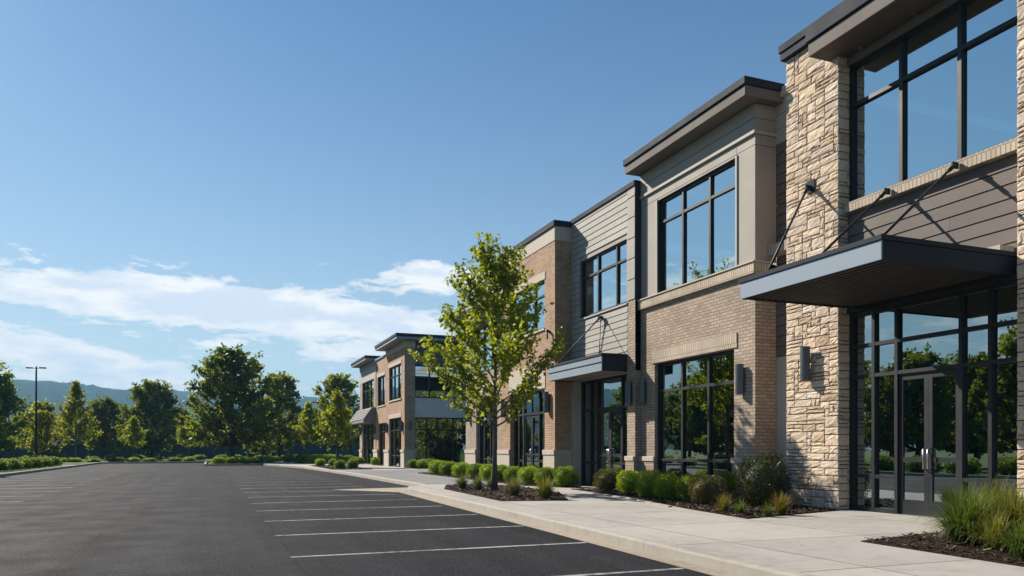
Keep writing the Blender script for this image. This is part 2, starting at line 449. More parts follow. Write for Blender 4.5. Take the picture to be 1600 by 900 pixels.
def ashlar(root, name, box, faces, seed):
    """stone pillar: rough blocks packed over the listed faces of a mortar core"""
    x0,x1,y0,y1,z0,z1 = box
    rnd = random.Random(seed); m = MB()
    def face(P, U, H, nrm_flip):
        cw, ch = .13, .078
        nu, nz = max(2,round(U/cw)), round(H/ch)
        cw, ch = U/nu, H/nz
        used = [[False]*nu for _ in range(nz)]
        for j in range(nz):
            for i in range(nu):
                if used[j][i]: continue
                w = rnd.choice((1,2,2,3,3,4,4,5)); h = rnd.choice((1,1,2,2,2,3))
                if w == 1: h = min(h,2)
                if h == 3: w = max(w,3)
                k = 0
                while k < w and i+k < nu and not used[j][i+k]: k += 1
                w = k
                if nu-(i+w) == 1 and i+w < nu and not used[j][i+w] and rnd.random() < .8: w += 1
                h = min(h, nz-j)
                for b in range(h):
                    for a in range(w): used[j+b][i+a] = True
                g = .0058
                a0,a1,b0,b1 = i*cw+g, (i+w)*cw-g, j*ch+g, (j+h)*ch-g
                d0 = rnd.uniform(.014,.028)
                br = rnd.uniform(.86,1.10); hue = rnd.uniform(-1,1)
                col = (.575*br*(1+.02*hue), .462*br, .358*br*(1-.07*hue))
                if rnd.random() < .12: col = (.45*br,.335*br,.235*br)
                N = 4
                grid = []
                for v in range(N+1):
                    row = []
                    for u in range(N+1):
                        fu, fv = u/N, v/N
                        e = u in (0,N) or v in (0,N)
                        du = rnd.uniform(-.012,.012) if not e else 0
                        inset = .012
                        uu = a0 + (a1-a0)*fu; vv = b0 + (b1-b0)*fv
                        if u == 0: uu += inset*rnd.uniform(.2,1)
                        if u == N: uu -= inset*rnd.uniform(.2,1)
                        if v == 0: vv += inset*rnd.uniform(.2,.9)
                        if v == N: vv -= inset*rnd.uniform(.2,.9)
                        row.append(P(uu+du, vv, d0*(.72 if e else 1)+rnd.uniform(-.006,.009)))
                    grid.append(row)
                def q(a): m.poly(a[::-1] if nrm_flip else a, col)
                for v in range(N):
                    for u in range(N):
                        q([grid[v][u],grid[v][u+1],grid[v+1][u+1],grid[v+1][u]])
                bl,brr,tr,tl = P(a0,b0,-.01),P(a1,b0,-.01),P(a1,b1,-.01),P(a0,b1,-.01)
                for u in range(N):
                    f0,f1 = u/N,(u+1)/N
                    q([P(a0+(a1-a0)*f0,b0,-.01),P(a0+(a1-a0)*f1,b0,-.01),grid[0][u+1],grid[0][u]])
                    q([grid[N][u],grid[N][u+1],P(a0+(a1-a0)*f1,b1,-.01),P(a0+(a1-a0)*f0,b1,-.01)])
                    q([P(a0,b0+(b1-b0)*f0,-.01),grid[u][0],grid[u+1][0],P(a0,b0+(b1-b0)*f1,-.01)])
                    q([grid[u][N],P(a1,b0+(b1-b0)*f0,-.01),P(a1,b0+(b1-b0)*f1,-.01),grid[u+1][N]])
    e = .02
    if 'w' in faces: face(lambda u,z,d: (x0+e-d, y0+u, z0+z), y1-y0, z1-z0, True)
    if 's' in faces: face(lambda u,z,d: (x0+u, y0+e-d, z0+z), x1-x0, z1-z0, False)
    if 'n' in faces: face(lambda u,z,d: (x1-u, y1-e+d, z0+z), x1-x0, z1-z0, False)
    core = MB(); core.box(x0+e,x1,y0+e,y1-e,z0,z1)
    o = m.build(name, M['stone'], root)
    core.build('mortar_core', M['mortar'], o)
    return o

def glazing(root, axis, p, u0, u1, z0, z1, us=(), zs=(), fw=.06, fd=.12, mat='glass', name='window', skip=(), cellz=None, mw=None):
    """glass in a metal grid. Panes are one mesh (the window), the grid its frame. skip: (u0,u1,z0,z1) left open for doors"""
    mw = mw or fw
    Pt = (lambda d,u,z: (p+d,u,z)) if axis == 'x' else (lambda d,u,z: (u,p+d,z))
    rnd = random.Random(int(u0*100+z0*10))
    uu = [u0,*sorted(us),u1]; zz = [z0,*sorted(zs),z1]
    g = MB(); f = MB()
    def inskip(a,b,c,d):
        return any(s[0]-.01 <= (a+b)/2 <= s[1]+.01 and s[2]-.01 <= (c+d)/2 <= s[3]+.01 for s in skip)
    def fb(a,b,c,d,e=0):
        if axis == 'x': f.box(p-fd/2+e,p+fd/2-e,a,b,c,d)
        else: f.box(a,b,p-fd/2+e,p+fd/2-e,c,d)
    for i in range(len(uu)-1):
        for j in range(len(zz)-1):
            a,b,c,d = uu[i],uu[i+1],zz[j],zz[j+1]
            if inskip(a,b,c,d): continue
            t = [rnd.uniform(-.0018,.0018) for _ in range(4)]
            q = [Pt(t[0],a+.01,c+.01),Pt(t[1],b-.01,c+.01),Pt(t[0]+t[2],b-.01,d-.01),Pt(t[1]+t[2]-t[0]+t[0],a+.01,d-.01)]
            # keep each pane planar
            A,B,D = Vector(q[0]),Vector(q[1]),Vector(q[3])
            q[2] = tuple(B + (D-A))
            g.poly(q[::-1] if axis == 'x' else q)
    for k,u in enumerate(uu):
        w = fw if k in (0,len(uu)-1) else mw
        a,b = (u,u+w) if k == 0 else ((u-w,u) if k == len(uu)-1 else (u-w/2,u+w/2))
        lo = z0
        for s in skip:
            if s[0]+.02 < u < s[1]-.02: lo = s[3]
        if lo < z1: fb(a,b,lo,z1)
    for j,z in enumerate(zz):
        w = fw if j in (0,len(zz)-1) else mw
        c,d = (z,z+w) if j == 0 else ((z-w,z) if j == len(zz)-1 else (z-w/2,z+w/2))
        for i in range(len(uu)-1):
            a = uu[i] + (fw if i == 0 else mw/2); b = uu[i+1] - (fw if i == len(uu)-2 else mw/2)
            if any(s[0]-.01 <= (a+b)/2 <= s[1]+.01 and s[2]-.01 <= z < s[3]-.02 for s in skip): continue
            fb(a,b,c,d,.004)
    w = g.build(name, M[mat], root)
    f.build('window_frame', M['frame'], w)
    return w

def door(root, axis, p, u0, u1, z0, z1, handle_side, mat='glass'):
    f = MB(); sw = .085
    def fb(m,a,b,c,d,h=.05):
        if axis == 'x': m.box(p-h/2,p+h/2,a,b,c,d)
        else: m.box(a,b,p-h/2,p+h/2,c,d)
    fb(f,u0,u0+sw,z0,z1); fb(f,u1-sw,u1,z0,z1)
    fb(f,u0+sw,u1-sw,z1-.12,z1,.046); fb(f,u0+sw,u1-sw,z0,z0+.28,.046); fb(f,u0+sw,u1-sw,z0+1.0,z0+1.09,.046)
    d = f.build('door', M['frame'], root)
    g = MB()
    for c,e in ((z0+.28,z0+1.0),(z0+1.09,z1-.12)):
        q = [(p,u0+sw,c),(p,u1-sw,c),(p,u1-sw,e),(p,u0+sw,e)] if axis == 'x' else [(u0+sw,p,c),(u1-sw,p,c),(u1-sw,p,e),(u0+sw,p,e)]
        g.poly(q[::-1] if axis == 'x' else q)
    g.build('door_glass', M[mat], d)
    h = MB(); uh = u0+.045 if handle_side < 0 else u1-.045
    pp = [(-.025,.86),(-.10,.88),(-.10,1.24),(-.025,1.26)]
    pt = [(p+a,uh,z0+b) if axis == 'x' else (uh,p+a,z0+b) for a,b in pp]
    h.tube(pt, .014, 8); h.build('door_handle', M['steel'], d)
    return d

def hbox(root, name, mat, x0,x1,y0,y1,z0,z1, bevel=.008):
    m = MB(); m.box(x0,x1,y0,y1,z0,z1); return m.build(name, M[mat], root, bevel)

# ------------------------------------------------------------------ near office building
B = thing('office_building', 'long two-storey office building with stone, brick and grey siding fronts along the pavement', 'building', (12,21,.15))
Z0 = .15
BACK = 21.0
# --- stone fronted unit
ashlar(B, 'stone_pillar', (12.0,12.9,12.25,13.79,Z0,10.10), 'wsn', 3)
ashlar(B, 'stone_pillar', (12.0,12.9,6.7,8.5,Z0,10.10), 'wsn', 5)
glazing(B, 'x', 12.36, 8.5, 12.25, Z0, 4.2, (9.17,9.72,11.09,11.64), (.86,2.88,3.5), .09, .14, 'glass_dk',
        name='window', skip=((9.72,11.09,Z0,2.88),), mw=.07)
door(B, 'x', 12.36, 9.76, 10.405, Z0+.012, 2.845, 1, 'glass_dk'); door(B, 'x', 12.36, 10.41, 11.05, Z0+.012, 2.845, -1, 'glass_dk')
hbox(B, 'door_threshold', 'steel', 12.26,12.46,9.76,11.05,Z0,Z0+.010,0)
hbox(B, 'door_header', 'frame', 12.22,12.5,8.5,12.25,4.2,4.30)
wall(B, 'wall_backing', M['backing'], 'x', 12.27, .2, 8.5, 12.25, 4.302, 6.24)
boards(B, 'siding_wall', M['siding_dk'], 'x', 12.26, 8.5, 12.25, 4.302, 6.24, .245, (), 11, 9, .05)
hbox(B, 'window_sill', 'soldier', 12.11,12.46,8.5,12.25,6.242,6.44)
glazing(B, 'x', 12.36, 8.5, 12.25, 6.442, 9.32, (9.74,10.98), (8.47,), .08, .14)
hbox(B, 'window_header', 'fascia', 12.22,12.5,8.5,12.25,9.322,9.47)
def overhang(root, x0, x1, y0, y1, zb, zm, zt, soff='soffit', low='fascia', top='metal', name='roof_overhang', lights=0):
    o = MB(); o.box(x0+.04,x1,y0+.02,y1-.02,zb+.02,zt-.02)
    b = o.build(name, M[low], root)
    m = MB(); m.box(x0,x0+.045,y0,y1,zb,zm); m.box(x0+.045,x1,y0,y0+.045,zb,zm); m.box(x0+.045,x1,y1-.045,y1,zb,zm)
    m.split('fascia', M[low], b, .006)
    m = MB(); m.box(x0-.045,x1+.02,y0-.045,y1+.045,zm+.022,zt); m.build('coping', M[top], b, .012)
    m = MB(); k = y0+.05
    m.box(x0+.047,x1-.01,y0+.047,y1-.047,zb+.008,zb+.019)
    m.build('soffit', M[soff], b)
    for i in range(lights):
        m = MB(); yy = y0+(i+.5)*(y1-y0)/lights
        m.tube([((x0+x1)/2,yy,zb+.007),((x0+x1)/2,yy,zb-.004)], .055, 14)
        m.build('soffit_light', M['steel'], b)
    return b
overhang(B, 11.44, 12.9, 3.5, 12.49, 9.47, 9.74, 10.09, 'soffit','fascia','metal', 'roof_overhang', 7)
hbox(B, 'roof_coping', 'metal', 11.90,13.1,3.4,13.87,10.11,10.28); hbox(B, 'roof_coping', 'metal', 11.87,13.1,3.4,13.90,10.285,10.45)

def canopy(root, x0, x1, y0, y1, z0, z1, soff='soffit', body='metal', slats=True, front='metal_lt'):
    m = MB(); m.box(x0+.03,x1,y0+.03,y1-.03,z0+.10,z1-.012)
    c = m.build('canopy', M[body], root)
    m = MB()
    m.box(x0,x0+.028,y0,y1,z0,z1-.082); m.split('canopy_fascia', M[front], c, .004)  # front takes the glint-lightened metal, ends and lip the dark one
    m = MB(); m.box(x0+.030,x1,y0,y0+.028,z0,z1-.082); m.box(x0+.030,x1,y1-.028,y1,z0,z1-.082)
    m.split('canopy_fascia', M[body], c, .004)
    m = MB(); m.box(x0-.022,x0+.05,y0-.022,y1+.022,z1-.078,z1); m.box(x0+.05,x1,y0-.022,y0+.05,z1-.078,z1); m.box(x0+.05,x1,y1-.05,y1+.022,z1-.078,z1)
    m.build('canopy_lip', M[body], c, .005)
    m = MB()
    if slats:
        n = int((x1-x0-.1)/.15)
        for i in range(n):
            a = x0+.05+i*.15
            m.box(a,a+.095,y0+.03,y1-.03,z0+.03,z0+.085)
        m.box(x0+.029,x1,y0+.029,y1-.029,z0+.088,z0+.098)
    else:
        m.box(x0+.029,x1,y0+.029,y1-.029,z0+.03,z0+.05)
    m.build('canopy_soffit', M[soff], c)
    return c
def rod(c, top, bot, r=.024, plate=True, out=.10):
    m = MB(); t, b = Vector(top), Vector(bot)
    pin = t + Vector((-out,0,-.02))
    m.tube([b, pin], r, 10)
    m.tube([b-Vector((0,0,.03)), b+Vector((0,0,.05))], .045, 8)
    d = (pin-b).normalized(); m.tube([pin-d*.22, pin-d*.03], r*1.5, 10)
    m.tube([b+d*.05, b+d*.2], r*1.5, 10)
    m.build('tie_rod', M['black'], c)
    m = MB()
    if plate: m.box(t.x-.014,t.x,t.y-.11,t.y+.11,t.z-.12,t.z+.16)
    m.box(t.x-out-.05,t.x-.0142,t.y-.018,t.y+.018,t.z-.075,t.z+.035)
    m.build('rod_bracket', M['metal'], c, .004)
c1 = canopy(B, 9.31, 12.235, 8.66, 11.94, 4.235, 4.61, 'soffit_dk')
rod(c1, (11.985,13.0,7.02), (9.75,11.80,4.61))
rod(c1, (12.108,11.05,6.35), (9.75,10.62,4.61), plate=False)
rod(c1, (12.108,9.61,6.35), (9.55,8.95,4.61), plate=False)
m = MB(); m.box(11.9,12.23,8.7,9.05,4.612,4.72); m.build('canopy_flashing', M['panel_lt'], c1)

# --- continuation beyond the right edge of the photograph
wall(B, 'brick_wall', M['brick_tan'], 'x', 12.1, .3, -6, 6.7, Z0, 10.1, ((.6,5.4,.6,3.9),(.6,5.4,6.0,8.8)))
glazing(B, 'x', 12.25, .6, 5.4, .6, 3.9, (2.2,3.8), (3.1,), .07, .1, 'glass_dk'); glazing(B, 'x', 12.25, .6, 5.4, 6.0, 8.8, (2.2,3.8), (8.1,), .07, .1)
hbox(B, 'roof_coping', 'metal', 12.0,13.1,-6.1,3.38,10.11,10.4)

# --- recess between stone pillar and projecting unit
hbox(B, 'recess_panel', 'panel_lt', 12.62,12.8,13.792,14.838,Z0,3.60,0)
wall(B, 'wall_backing', M['backing'], 'x', 12.66, .15, 13.792, 14.838, 3.602, 8.68)
boards(B, 'siding_wall', M['siding_dk'], 'x', 12.64, 13.792, 14.838, 3.602, 5.99, .245, (), 12, 5)
hbox(B, 'window_sill', 'soldier', 12.34,12.8,13.792,14.838,6.0,6.24)
boards(B, 'siding_wall', M['siding_dk'], 'x', 12.64, 13.792, 14.838, 6.245, 8.68, .245, (), 13, 5)
m = MB()
for a,b in ((8.69,9.02),(9.03,9.36),(9.37,9.72)): m.box(12.60,12.8,13.792,14.838,a,b)
m.split('upper_panel', M['panel_lt'], B)
hbox(B, 'roof_coping', 'white_band', 12.52,13.0,13.90,14.60,9.73,9.95)

# --- projecting unit: brick below, taupe panels above
X = 12.0; ya, yb = 14.84, 20.045
wall(B, 'brick_wall', M['brick_tan'], 'x', X, .30, ya, yb, Z0, 5.56, ((15.63,19.27,Z0,3.88),))
wall(B, 'brick_wall', M['brick_tan'], 'y', ya+.002, .30, X+.302, 12.62, Z0, 5.56)
m = MB(); m.box(X-.025,X-.001,15.5,19.4,3.90,4.26); m.build('soldier_course', M['soldier'], B)
m = MB()
for a,b in ((ya-.04,15.65),(19.25,yb)):
    m.box(X-.045,X-.001,a,b,Z0,1.05)
m.box(X-.001,12.60,ya-.042,ya-.001,Z0,1.05)
m.split('brick_plinth', M['brick_tan'], B)
m = MB()
for a,b in ((ya-.07,15.68),(19.22,yb)):
    m.box(X-.075,X-.001,a,b,1.052,1.19)
m.box(X-.001,12.61,ya-.07,ya-.001,1.052,1.19)
m.split('plinth_cap', M['cast'], B, .012)
glazing(B, 'x', X+.17, 15.63, 19.27, Z0, 3.88, (16.84,18.05), (1.1,3.08), .08, .12, 'glass_dk')
hbox(B, 'window_sill', 'soldier', X-.10,X+.4,ya-.07,yb+.002,5.562,5.82)
hbox(B, 'sill_cap', 'cast', X-.13,X+.4,ya-.1,yb+.003,5.822,5.862)
wall(B, 'wall_backing', M['backing'], 'x', X+.02, .28, ya+.02, yb, 5.864, 9.6, ((15.55,19.10,5.87,8.56),))
m = MB(); g = .012
m.box(X,X+.019,ya,15.54,5.87,8.62); m.box(X,X+.019,19.11,yb,5.87,8.62)
m.box(X,X+.019,15.55,19.10,8.57,8.62) 
m.box(X,X+.019,ya,15.55-g,8.632,8.87); m.box(X,X+.019,15.55,yb,8.632,8.87)
m.box(X-.02,X+.019,ya,yb,8.97,9.255); m.box(X-.02,X+.019,ya,yb,9.268,9.6)
m.box(X+.02,12.62,ya,ya+.019,5.87,8.62); m.box(X+.02,12.62,ya,ya+.019,8.632,8.87); m.box(X+.02,12.62,ya,ya+.019,8.97,9.255); m.box(X+.02,12.62,ya,ya+.019,9.268,9.6)
m.split('wall_panel', M['panel'], B, .003)
hbox(B, 'moulding', 'panel_lt', X-.06,X+.018,ya-.04,yb,8.882,8.962); hbox(B, 'moulding', 'panel_lt', X+.0185,12.62,ya-.04,ya+.018,8.882,8.962)
m = MB(); m.box(X-.03,X-.001,19.10,19.16,5.87,8.6); m.box(X-.03,X-.001,15.49,15.55,5.87,8.6); m.split('window_trim', M['panel_lt'], B)
glazing(B, 'x', X+.13, 15.55, 19.10, 5.872, 8.56, (16.72,17.95), (7.93,), .07, .12)
overhang(B, 11.5, 13.2, 14.58, 20.12, 9.605, 9.83, 10.03, 'fascia','fascia','metal')

# --- grey siding unit
X = 11.82; ya, yb = 20.05, 24.43
OP = ((20.54,23.75,5.88,7.84),)
wall(B, 'wall_backing', M['panel'], 'x', X+.01, .28, ya+.002, yb, 3.76, 9.3, OP)
boards(B, 'siding_wall', M['siding_lt'], 'x', X, 20.50, yb, 3.78, 9.3, .20, ((20.54,23.75,5.86,7.86),), 21, 2.6, .07)
boards(B, 'siding_wall', M['siding_lt'], 'x', X-.012, ya+.002, 20.49, 5.9, 9.3, .62, (), 22, 9, .05)
wall(B, 'brick_pier', M['brick_tan'], 'x', X-.01, .3, ya+.002, 20.52, Z0, 5.89)
m = MB(); m.box(X-.06,X-.011,ya,20.55,Z0,1.05); m.split('brick_plinth', M['brick_tan'], B)
m = MB(); m.box(X-.085,X-.011,ya,20.58,1.052,1.19); m.split('plinth_cap', M['cast'], B, .012)
m = MB(); m.box(X+.29,X+.34,ya,ya+.2,Z0,9.3); m.build('corner_strip', M['panel'], B)
hbox(B, 'corner_strip', 'metal', X-.03,X+.2,ya-.03,ya,5.9,9.3,.003)  # dark strip puts the shade of this unit's return face into colour
glazing(B, 'x', X+.12, 20.54, 23.75, 5.882, 7.84, (21.3,22.55), (7.25,), .07, .12)
hbox(B, 'window_sill', 'panel_lt', X-.05,X+.05,20.5,23.8,5.81,5.865)
hbox(B, 'roof_coping', 'metal', X-.06,X+.6,ya-.03,yb-.01,9.302,9.45)
glazing(B, 'x', X+.33, 20.53, 24.2, Z0, 3.75, (21.35,23.0,23.5), (.95,2.75), .08, .12, 'glass_dk', skip=((21.35,23.0,Z0,2.75),))
door(B, 'x', X+.33, 21.39, 22.172, Z0+.012, 2.715, 1, 'glass_dk'); door(B, 'x', X+.33, 22.178, 22.96, Z0+.012, 2.715, -1, 'glass_dk')
hbox(B, 'pilaster', 'panel_lt', X-.02,X+.4,24.2,24.428,Z0,3.75)
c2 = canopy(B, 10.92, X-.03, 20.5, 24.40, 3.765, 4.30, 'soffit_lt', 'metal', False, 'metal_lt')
m = MB(); m.box(10.90,10.92,20.5,24.4,4.02,4.035); m.build('canopy_groove', M['metal'], c2)
rod(c2, (X-.03,22.1,5.66), (11.05,24.05,4.30), .02, plate=False)
rod(c2, (X-.03,22.0,5.66), (11.05,20.9,4.30), .014, plate=False)  # thinner rod drawn for the cast shadow of the one above

# --- warm brick unit
X = 11.18; ya, yb = 24.432, 29.78
wall(B, 'brick_wall', M['brick_warm'], 'x', X, .30, ya, yb, Z0, 8.70, ((25.32,28.75,Z0,3.58),(25.32,28.75,5.76,7.52)))
wall(B, 'brick_wall', M['brick_warm'], 'y', ya, .3, X+.302, 12.2, Z0, 8.70)
hbox(B, 'frieze_band', 'cast', X-.02,12.2,ya-.02,yb,8.702,9.2)
hbox(B, 'roof_coping', 'metal', X-.07,12.3,ya-.07,yb+.03,9.202,9.40)
m = MB(); m.box(X-.02,X-.001,25.25,28.82,7.53,7.8); m.box(X-.02,X-.001,25.25,28.82,3.60,4.5); m.split('lintel', M['cast'], B)
hbox(B, 'window_sill', 'cast', X-.05,X+.1,25.25,28.82,5.68,5.758)
glazing(B, 'x', X+.14, 25.32, 28.75, 5.762, 7.52, (26.45,27.6), (7.0,), .07, .12)
glazing(B, 'x', X+.24, 25.32, 28.75, Z0, 3.58, (25.8,26.25,27.75,28.25), (.95,2.75), .08, .12, 'glass_dk', skip=((26.25,27.75,Z0,2.75),))
door(B, 'x', X+.24, 26.29, 26.995, Z0+.012, 2.715, 1, 'glass_dk'); door(B, 'x', X+.24, 27.005, 27.71, Z0+.012, 2.715, -1, 'glass_dk')
m = MB()
for a,b in ((ya-.05,25.34),(28.73,yb)): m.box(X-.05,X-.001,a,b,Z0,1.2)
m.box(X-.001,11.8,ya-.05,ya-.001,Z0,1.2)
m.split('brick_plinth', M['cast'], B)
m = MB()
for a,b in ((ya-.08,25.37),(28.70,yb)): m.box(X-.08,X-.001,a,b,1.202,1.38)
m.box(X-.001,11.8,ya-.08,ya-.001,1.202,1.38)
m.split('plinth_cap', M['cast'], B, .012)
m = MB(); m.tube([(X,24.85,5.55),(X-.16,24.85,5.62)], .05, 8); m.tube([(X-.12,24.85,5.62),(X-.13,24.78,5.3)], .03, 8); m.build('rod_bracket', M['black'], B)

# --- low end unit behind the young tree
X = 11.5; ya, yb = 29.782, 35.5
wall(B, 'brick_wall', M['brick_tan'], 'x', X, .30, ya, yb, Z0, 7.73, ((31.1,33.94,Z0,3.5),(30.9,34.2,4.9,7.0)))
wall(B, 'brick_wall', M['brick_tan'], 'x', BACK-.31, .3, ya, yb, Z0, 7.73)
glazing(B, 'x', X+.24, 31.1, 33.94, Z0, 3.5, (31.7,32.5,33.3), (.95,2.75), .08, .12, 'glass_dk')
glazing(B, 'x', X+.14, 30.9, 34.2, 4.9, 7.0, (32.0,33.1), (6.3,), .07, .12)
m = MB(); m.box(X-.02,X-.001,30.9,34.2,3.52,4.3); m.split('lintel', M['cast'], B)
m = MB()
for a,b in ((ya,31.12),(33.92,yb)): m.box(X-.05,X-.001,a,b,Z0,1.2)
m.split('brick_plinth', M['cast'], B)
m = MB()
for a,b in ((ya,31.15),(33.89,yb)): m.box(X-.08,X-.001,a,b,1.202,1.38)
m.split('plinth_cap', M['cast'], B, .012)
overhang(B, 10.9, BACK, 29.86, 36.9, 7.74, 7.93, 8.12, 'soffit_lt','metal_lt','metal_lt')

# --- rooms behind the glass, roofs, rear and end walls
roofz = {(-6,13.79):(10.08,12.45), (13.79,20.045):(9.58,12.7), (20.045,24.43):(9.28,12.12), (24.43,29.78):(8.68,11.5), (29.78,35.2):(7.70,11.82)}
m = MB(); fl = MB(); cl = MB()
for (a,b),(zt,xf) in roofz.items():
    m.box(xf,BACK-.3,a+.01,b-.01,zt-.25,zt)
    fl.box(xf+.1,BACK-.32,a+.012,b-.012,Z0+.003,Z0+.02)
    cl.box(xf+.1,BACK-.32,a+.012,b-.012,4.34,4.62)
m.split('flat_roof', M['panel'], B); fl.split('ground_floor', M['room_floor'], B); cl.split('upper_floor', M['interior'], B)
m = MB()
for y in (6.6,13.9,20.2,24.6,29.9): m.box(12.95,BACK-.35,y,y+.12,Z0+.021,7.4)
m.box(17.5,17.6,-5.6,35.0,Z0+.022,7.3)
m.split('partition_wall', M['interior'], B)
wall(B, 'rear_wall', M['panel'], 'x', BACK-.3, .3, -6, 29.78, Z0, 10.0)
wall(B, 'end_wall', M['brick_tan'], 'y', -6.002, .3, 12.402, BACK, Z0, 10.08)
wall(B, 'end_wall', M['backing'], 'y', 35.2, .3, 11.803, BACK-.32, Z0, 7.72)

# ------------------------------------------------------------------ far office building
FB = thing('office_building', 'smaller far brick office building with flat jutting roofs and a shingled awning', 'building', (12.1,59,.15))
X = 12.1; BX = 28.0; YS = 50.7; YE = 67.4
wall(FB, 'brick_wall', M['brick_warm'], 'x', X, .3, YS, 56.6, Z0, 8.28, ((51.65,55.5,Z0,3.6),(51.65,55.5,4.9,7.3)))
wall(FB, 'brick_wall', M['brick_tan'], 'y', YS+.001, .3, X+.302, 12.82, Z0, 8.28)
hbox(FB, 'frieze_band', 'cast', X-.03,12.84,YS-.03,56.6,8.282,8.72)
m = MB(); m.box(X-.03,X-.001,51.55,55.6,7.31,7.55); m.box(X-.03,X-.001,51.6,55.55,3.61,3.92); m.split('lintel', M['cast'], FB)
hbox(FB, 'window_sill', 'cast', X-.07,X+.1,51.55,55.6,4.80,4.898)
glazing(FB, 'x', X+.14, 51.65, 55.5, 4.9, 7.3, (52.9,54.2), (6.6,), .08, .12)
glazing(FB, 'x', X+.2, 51.65, 55.5, Z0, 3.6, (52.9,54.2), (.95,2.75), .08, .12, 'glass_dk')
m = MB()
for a,b in ((YS-.04,51.67),(55.48,57.12)): m.box(X-.05,X-.001,a,b,Z0,1.2)
m.box(X-.001,12.84,YS-.05,YS-.001,Z0,1.2); m.box(X-.05,X-.001,59.58,61.22,Z0,1.2); m.box(X-.05,X-.001,66.18,YE,Z0,1.2)
m.split('brick_plinth', M['cast'], FB)
m = MB()
for a,b in ((YS-.07,51.7),(55.45,57.15),(59.55,61.25),(66.15,YE)): m.box(X-.09,X-.001,a,b,1.202,1.38)
m.box(X-.001,12.86,YS-.08,YS-.001,1.202,1.38)
m.split('plinth_cap', M['cast'], FB)
overhang(FB, 11.4, BX, 50.0, 57.1, 8.73, 8.88, 9.10, 'soffit_lt','metal_lt','metal')
wall(FB, 'brick_wall', M['brick_warm'], 'x', X+.04, .3, 56.602, 60.4, Z0, 8.36, ((57.1,59.6,Z0,3.4),(57.1,59.9,4.75,7.0)))
hbox(FB, 'roof_coping', 'metal_lt', X-.05,X+.6,57.16,60.6,8.362,8.5)
m = MB(); m.box(X+.01,X+.039,57.0,60.0,7.01,7.25); m.box(X-.02,X+.039,57.0,60.0,4.66,4.748); m.split('lintel', M['cast'], FB)
glazing(FB, 'x', X+.2, 57.1, 59.9, 4.752, 7.0, (58.5,), (), .08, .12)
glazing(FB, 'x', X+.25, 57.1, 59.6, Z0, 3.4, (58.35,), (2.75,), .08, .12, 'glass_dk')
wall(FB, 'brick_wall', M['brick_tan'], 'x', X, .3, 60.402, YE, Z0, 7.05, ((61.2,66.2,Z0,3.5),(61.2,66.2,4.7,7.05)))
hbox(FB, 'wall_panel', 'panel_lt', X-.01,X+.3,60.402,YE,7.052,8.05)
hbox(FB, 'frieze_band', 'panel', X-.03,X+.3,60.402,YE,8.052,8.5)
glazing(FB, 'x', X+.14, 61.2, 66.2, 4.72, 7.05, (62.9,64.5), (6.3,), .08, .12)
glazing(FB, 'x', X+.2, 61.2, 66.2, Z0, 3.5, (62.9,64.5), (2.75,), .08, .12, 'glass_dk')
overhang(FB, 11.4, BX, 61.0, 67.6, 8.52, 8.66, 8.86, 'soffit_lt','metal_lt','metal')
m = MB()
pr = [(X-.002,4.72),(X-.25,4.72),(X-.95,3.75),(X-.95,3.52),(X-.002,3.52)]
a,b = 60.5,67.2
m.poly([(x,a,z) for x,z in pr]); m.poly([(x,b,z) for x,z in pr[::-1]])
for i in range(5):
    (x0,z0),(x1,z1) = pr[i], pr[(i+1)%5]; m.poly([(x0,a,z0),(x0,b,z0),(x1,b,z1),(x1,a,z1)])
for k in range(6):
    f0 = k/6; f1 = f0+.17
    xa,za = X-.25-.7*f0, 4.72-.97*f0; xb,zb = X-.25-.7*f1-.03, 4.72-.97*f1+.0
    m.poly([(xa,a-.03,za+.01),(xa,b+.03,za+.01),(xb,b+.03,zb+.035),(xb,a-.03,zb+.035)])
m.build('shingled_awning', M['awning'], FB)
# side facing the young tree
wall(FB, 'side_wall', M['gray_wall'], 'y', YS+.2, .25, 12.82, BX-.3, 7.13, 8.72)
glazing(FB, 'y', YS+.3, 12.82, BX-.3, 4.89, 7.13, (13.9,15.1,16.3,17.5,19,20.5,22,23.5,25), (), .09, .12)
hbox(FB, 'fascia_band', 'white_band', 12.82,BX-.3,YS+.12,YS+.4,3.57,4.80)
hbox(FB, 'window_sill', 'white_band', 12.82,BX-.3,YS+.08,YS+.42,4.802,4.888)
glazing(FB, 'y', YS+.3, 12.82, BX-.3, Z0, 3.57, (13.7,14.5,15.6,16.7,17.8,19,20.5,22,23.5,25), (2.75,), .08, .12, 'glass_dk')
wall(FB, 'rear_wall', M['panel'], 'x', BX-.3, .3, YS, YE, Z0, 8.5)
wall(FB, 'end_wall', M['brick_tan'], 'y', YE-.3, .3, X+.302, BX-.302, Z0, 8.5)
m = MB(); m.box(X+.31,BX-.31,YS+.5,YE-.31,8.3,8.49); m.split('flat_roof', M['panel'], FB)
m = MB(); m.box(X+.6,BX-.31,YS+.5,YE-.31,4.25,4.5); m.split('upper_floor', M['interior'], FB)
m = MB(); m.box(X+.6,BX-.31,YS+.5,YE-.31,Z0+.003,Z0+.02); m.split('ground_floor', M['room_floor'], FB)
m = MB(); m.box(18,18.1,YS+.6,YE-.4,Z0+.021,4.24); m.box(18,18.1,YS+.6,YE-.4,4.51,8.2); m.split('partition_wall', M['interior'], FB)

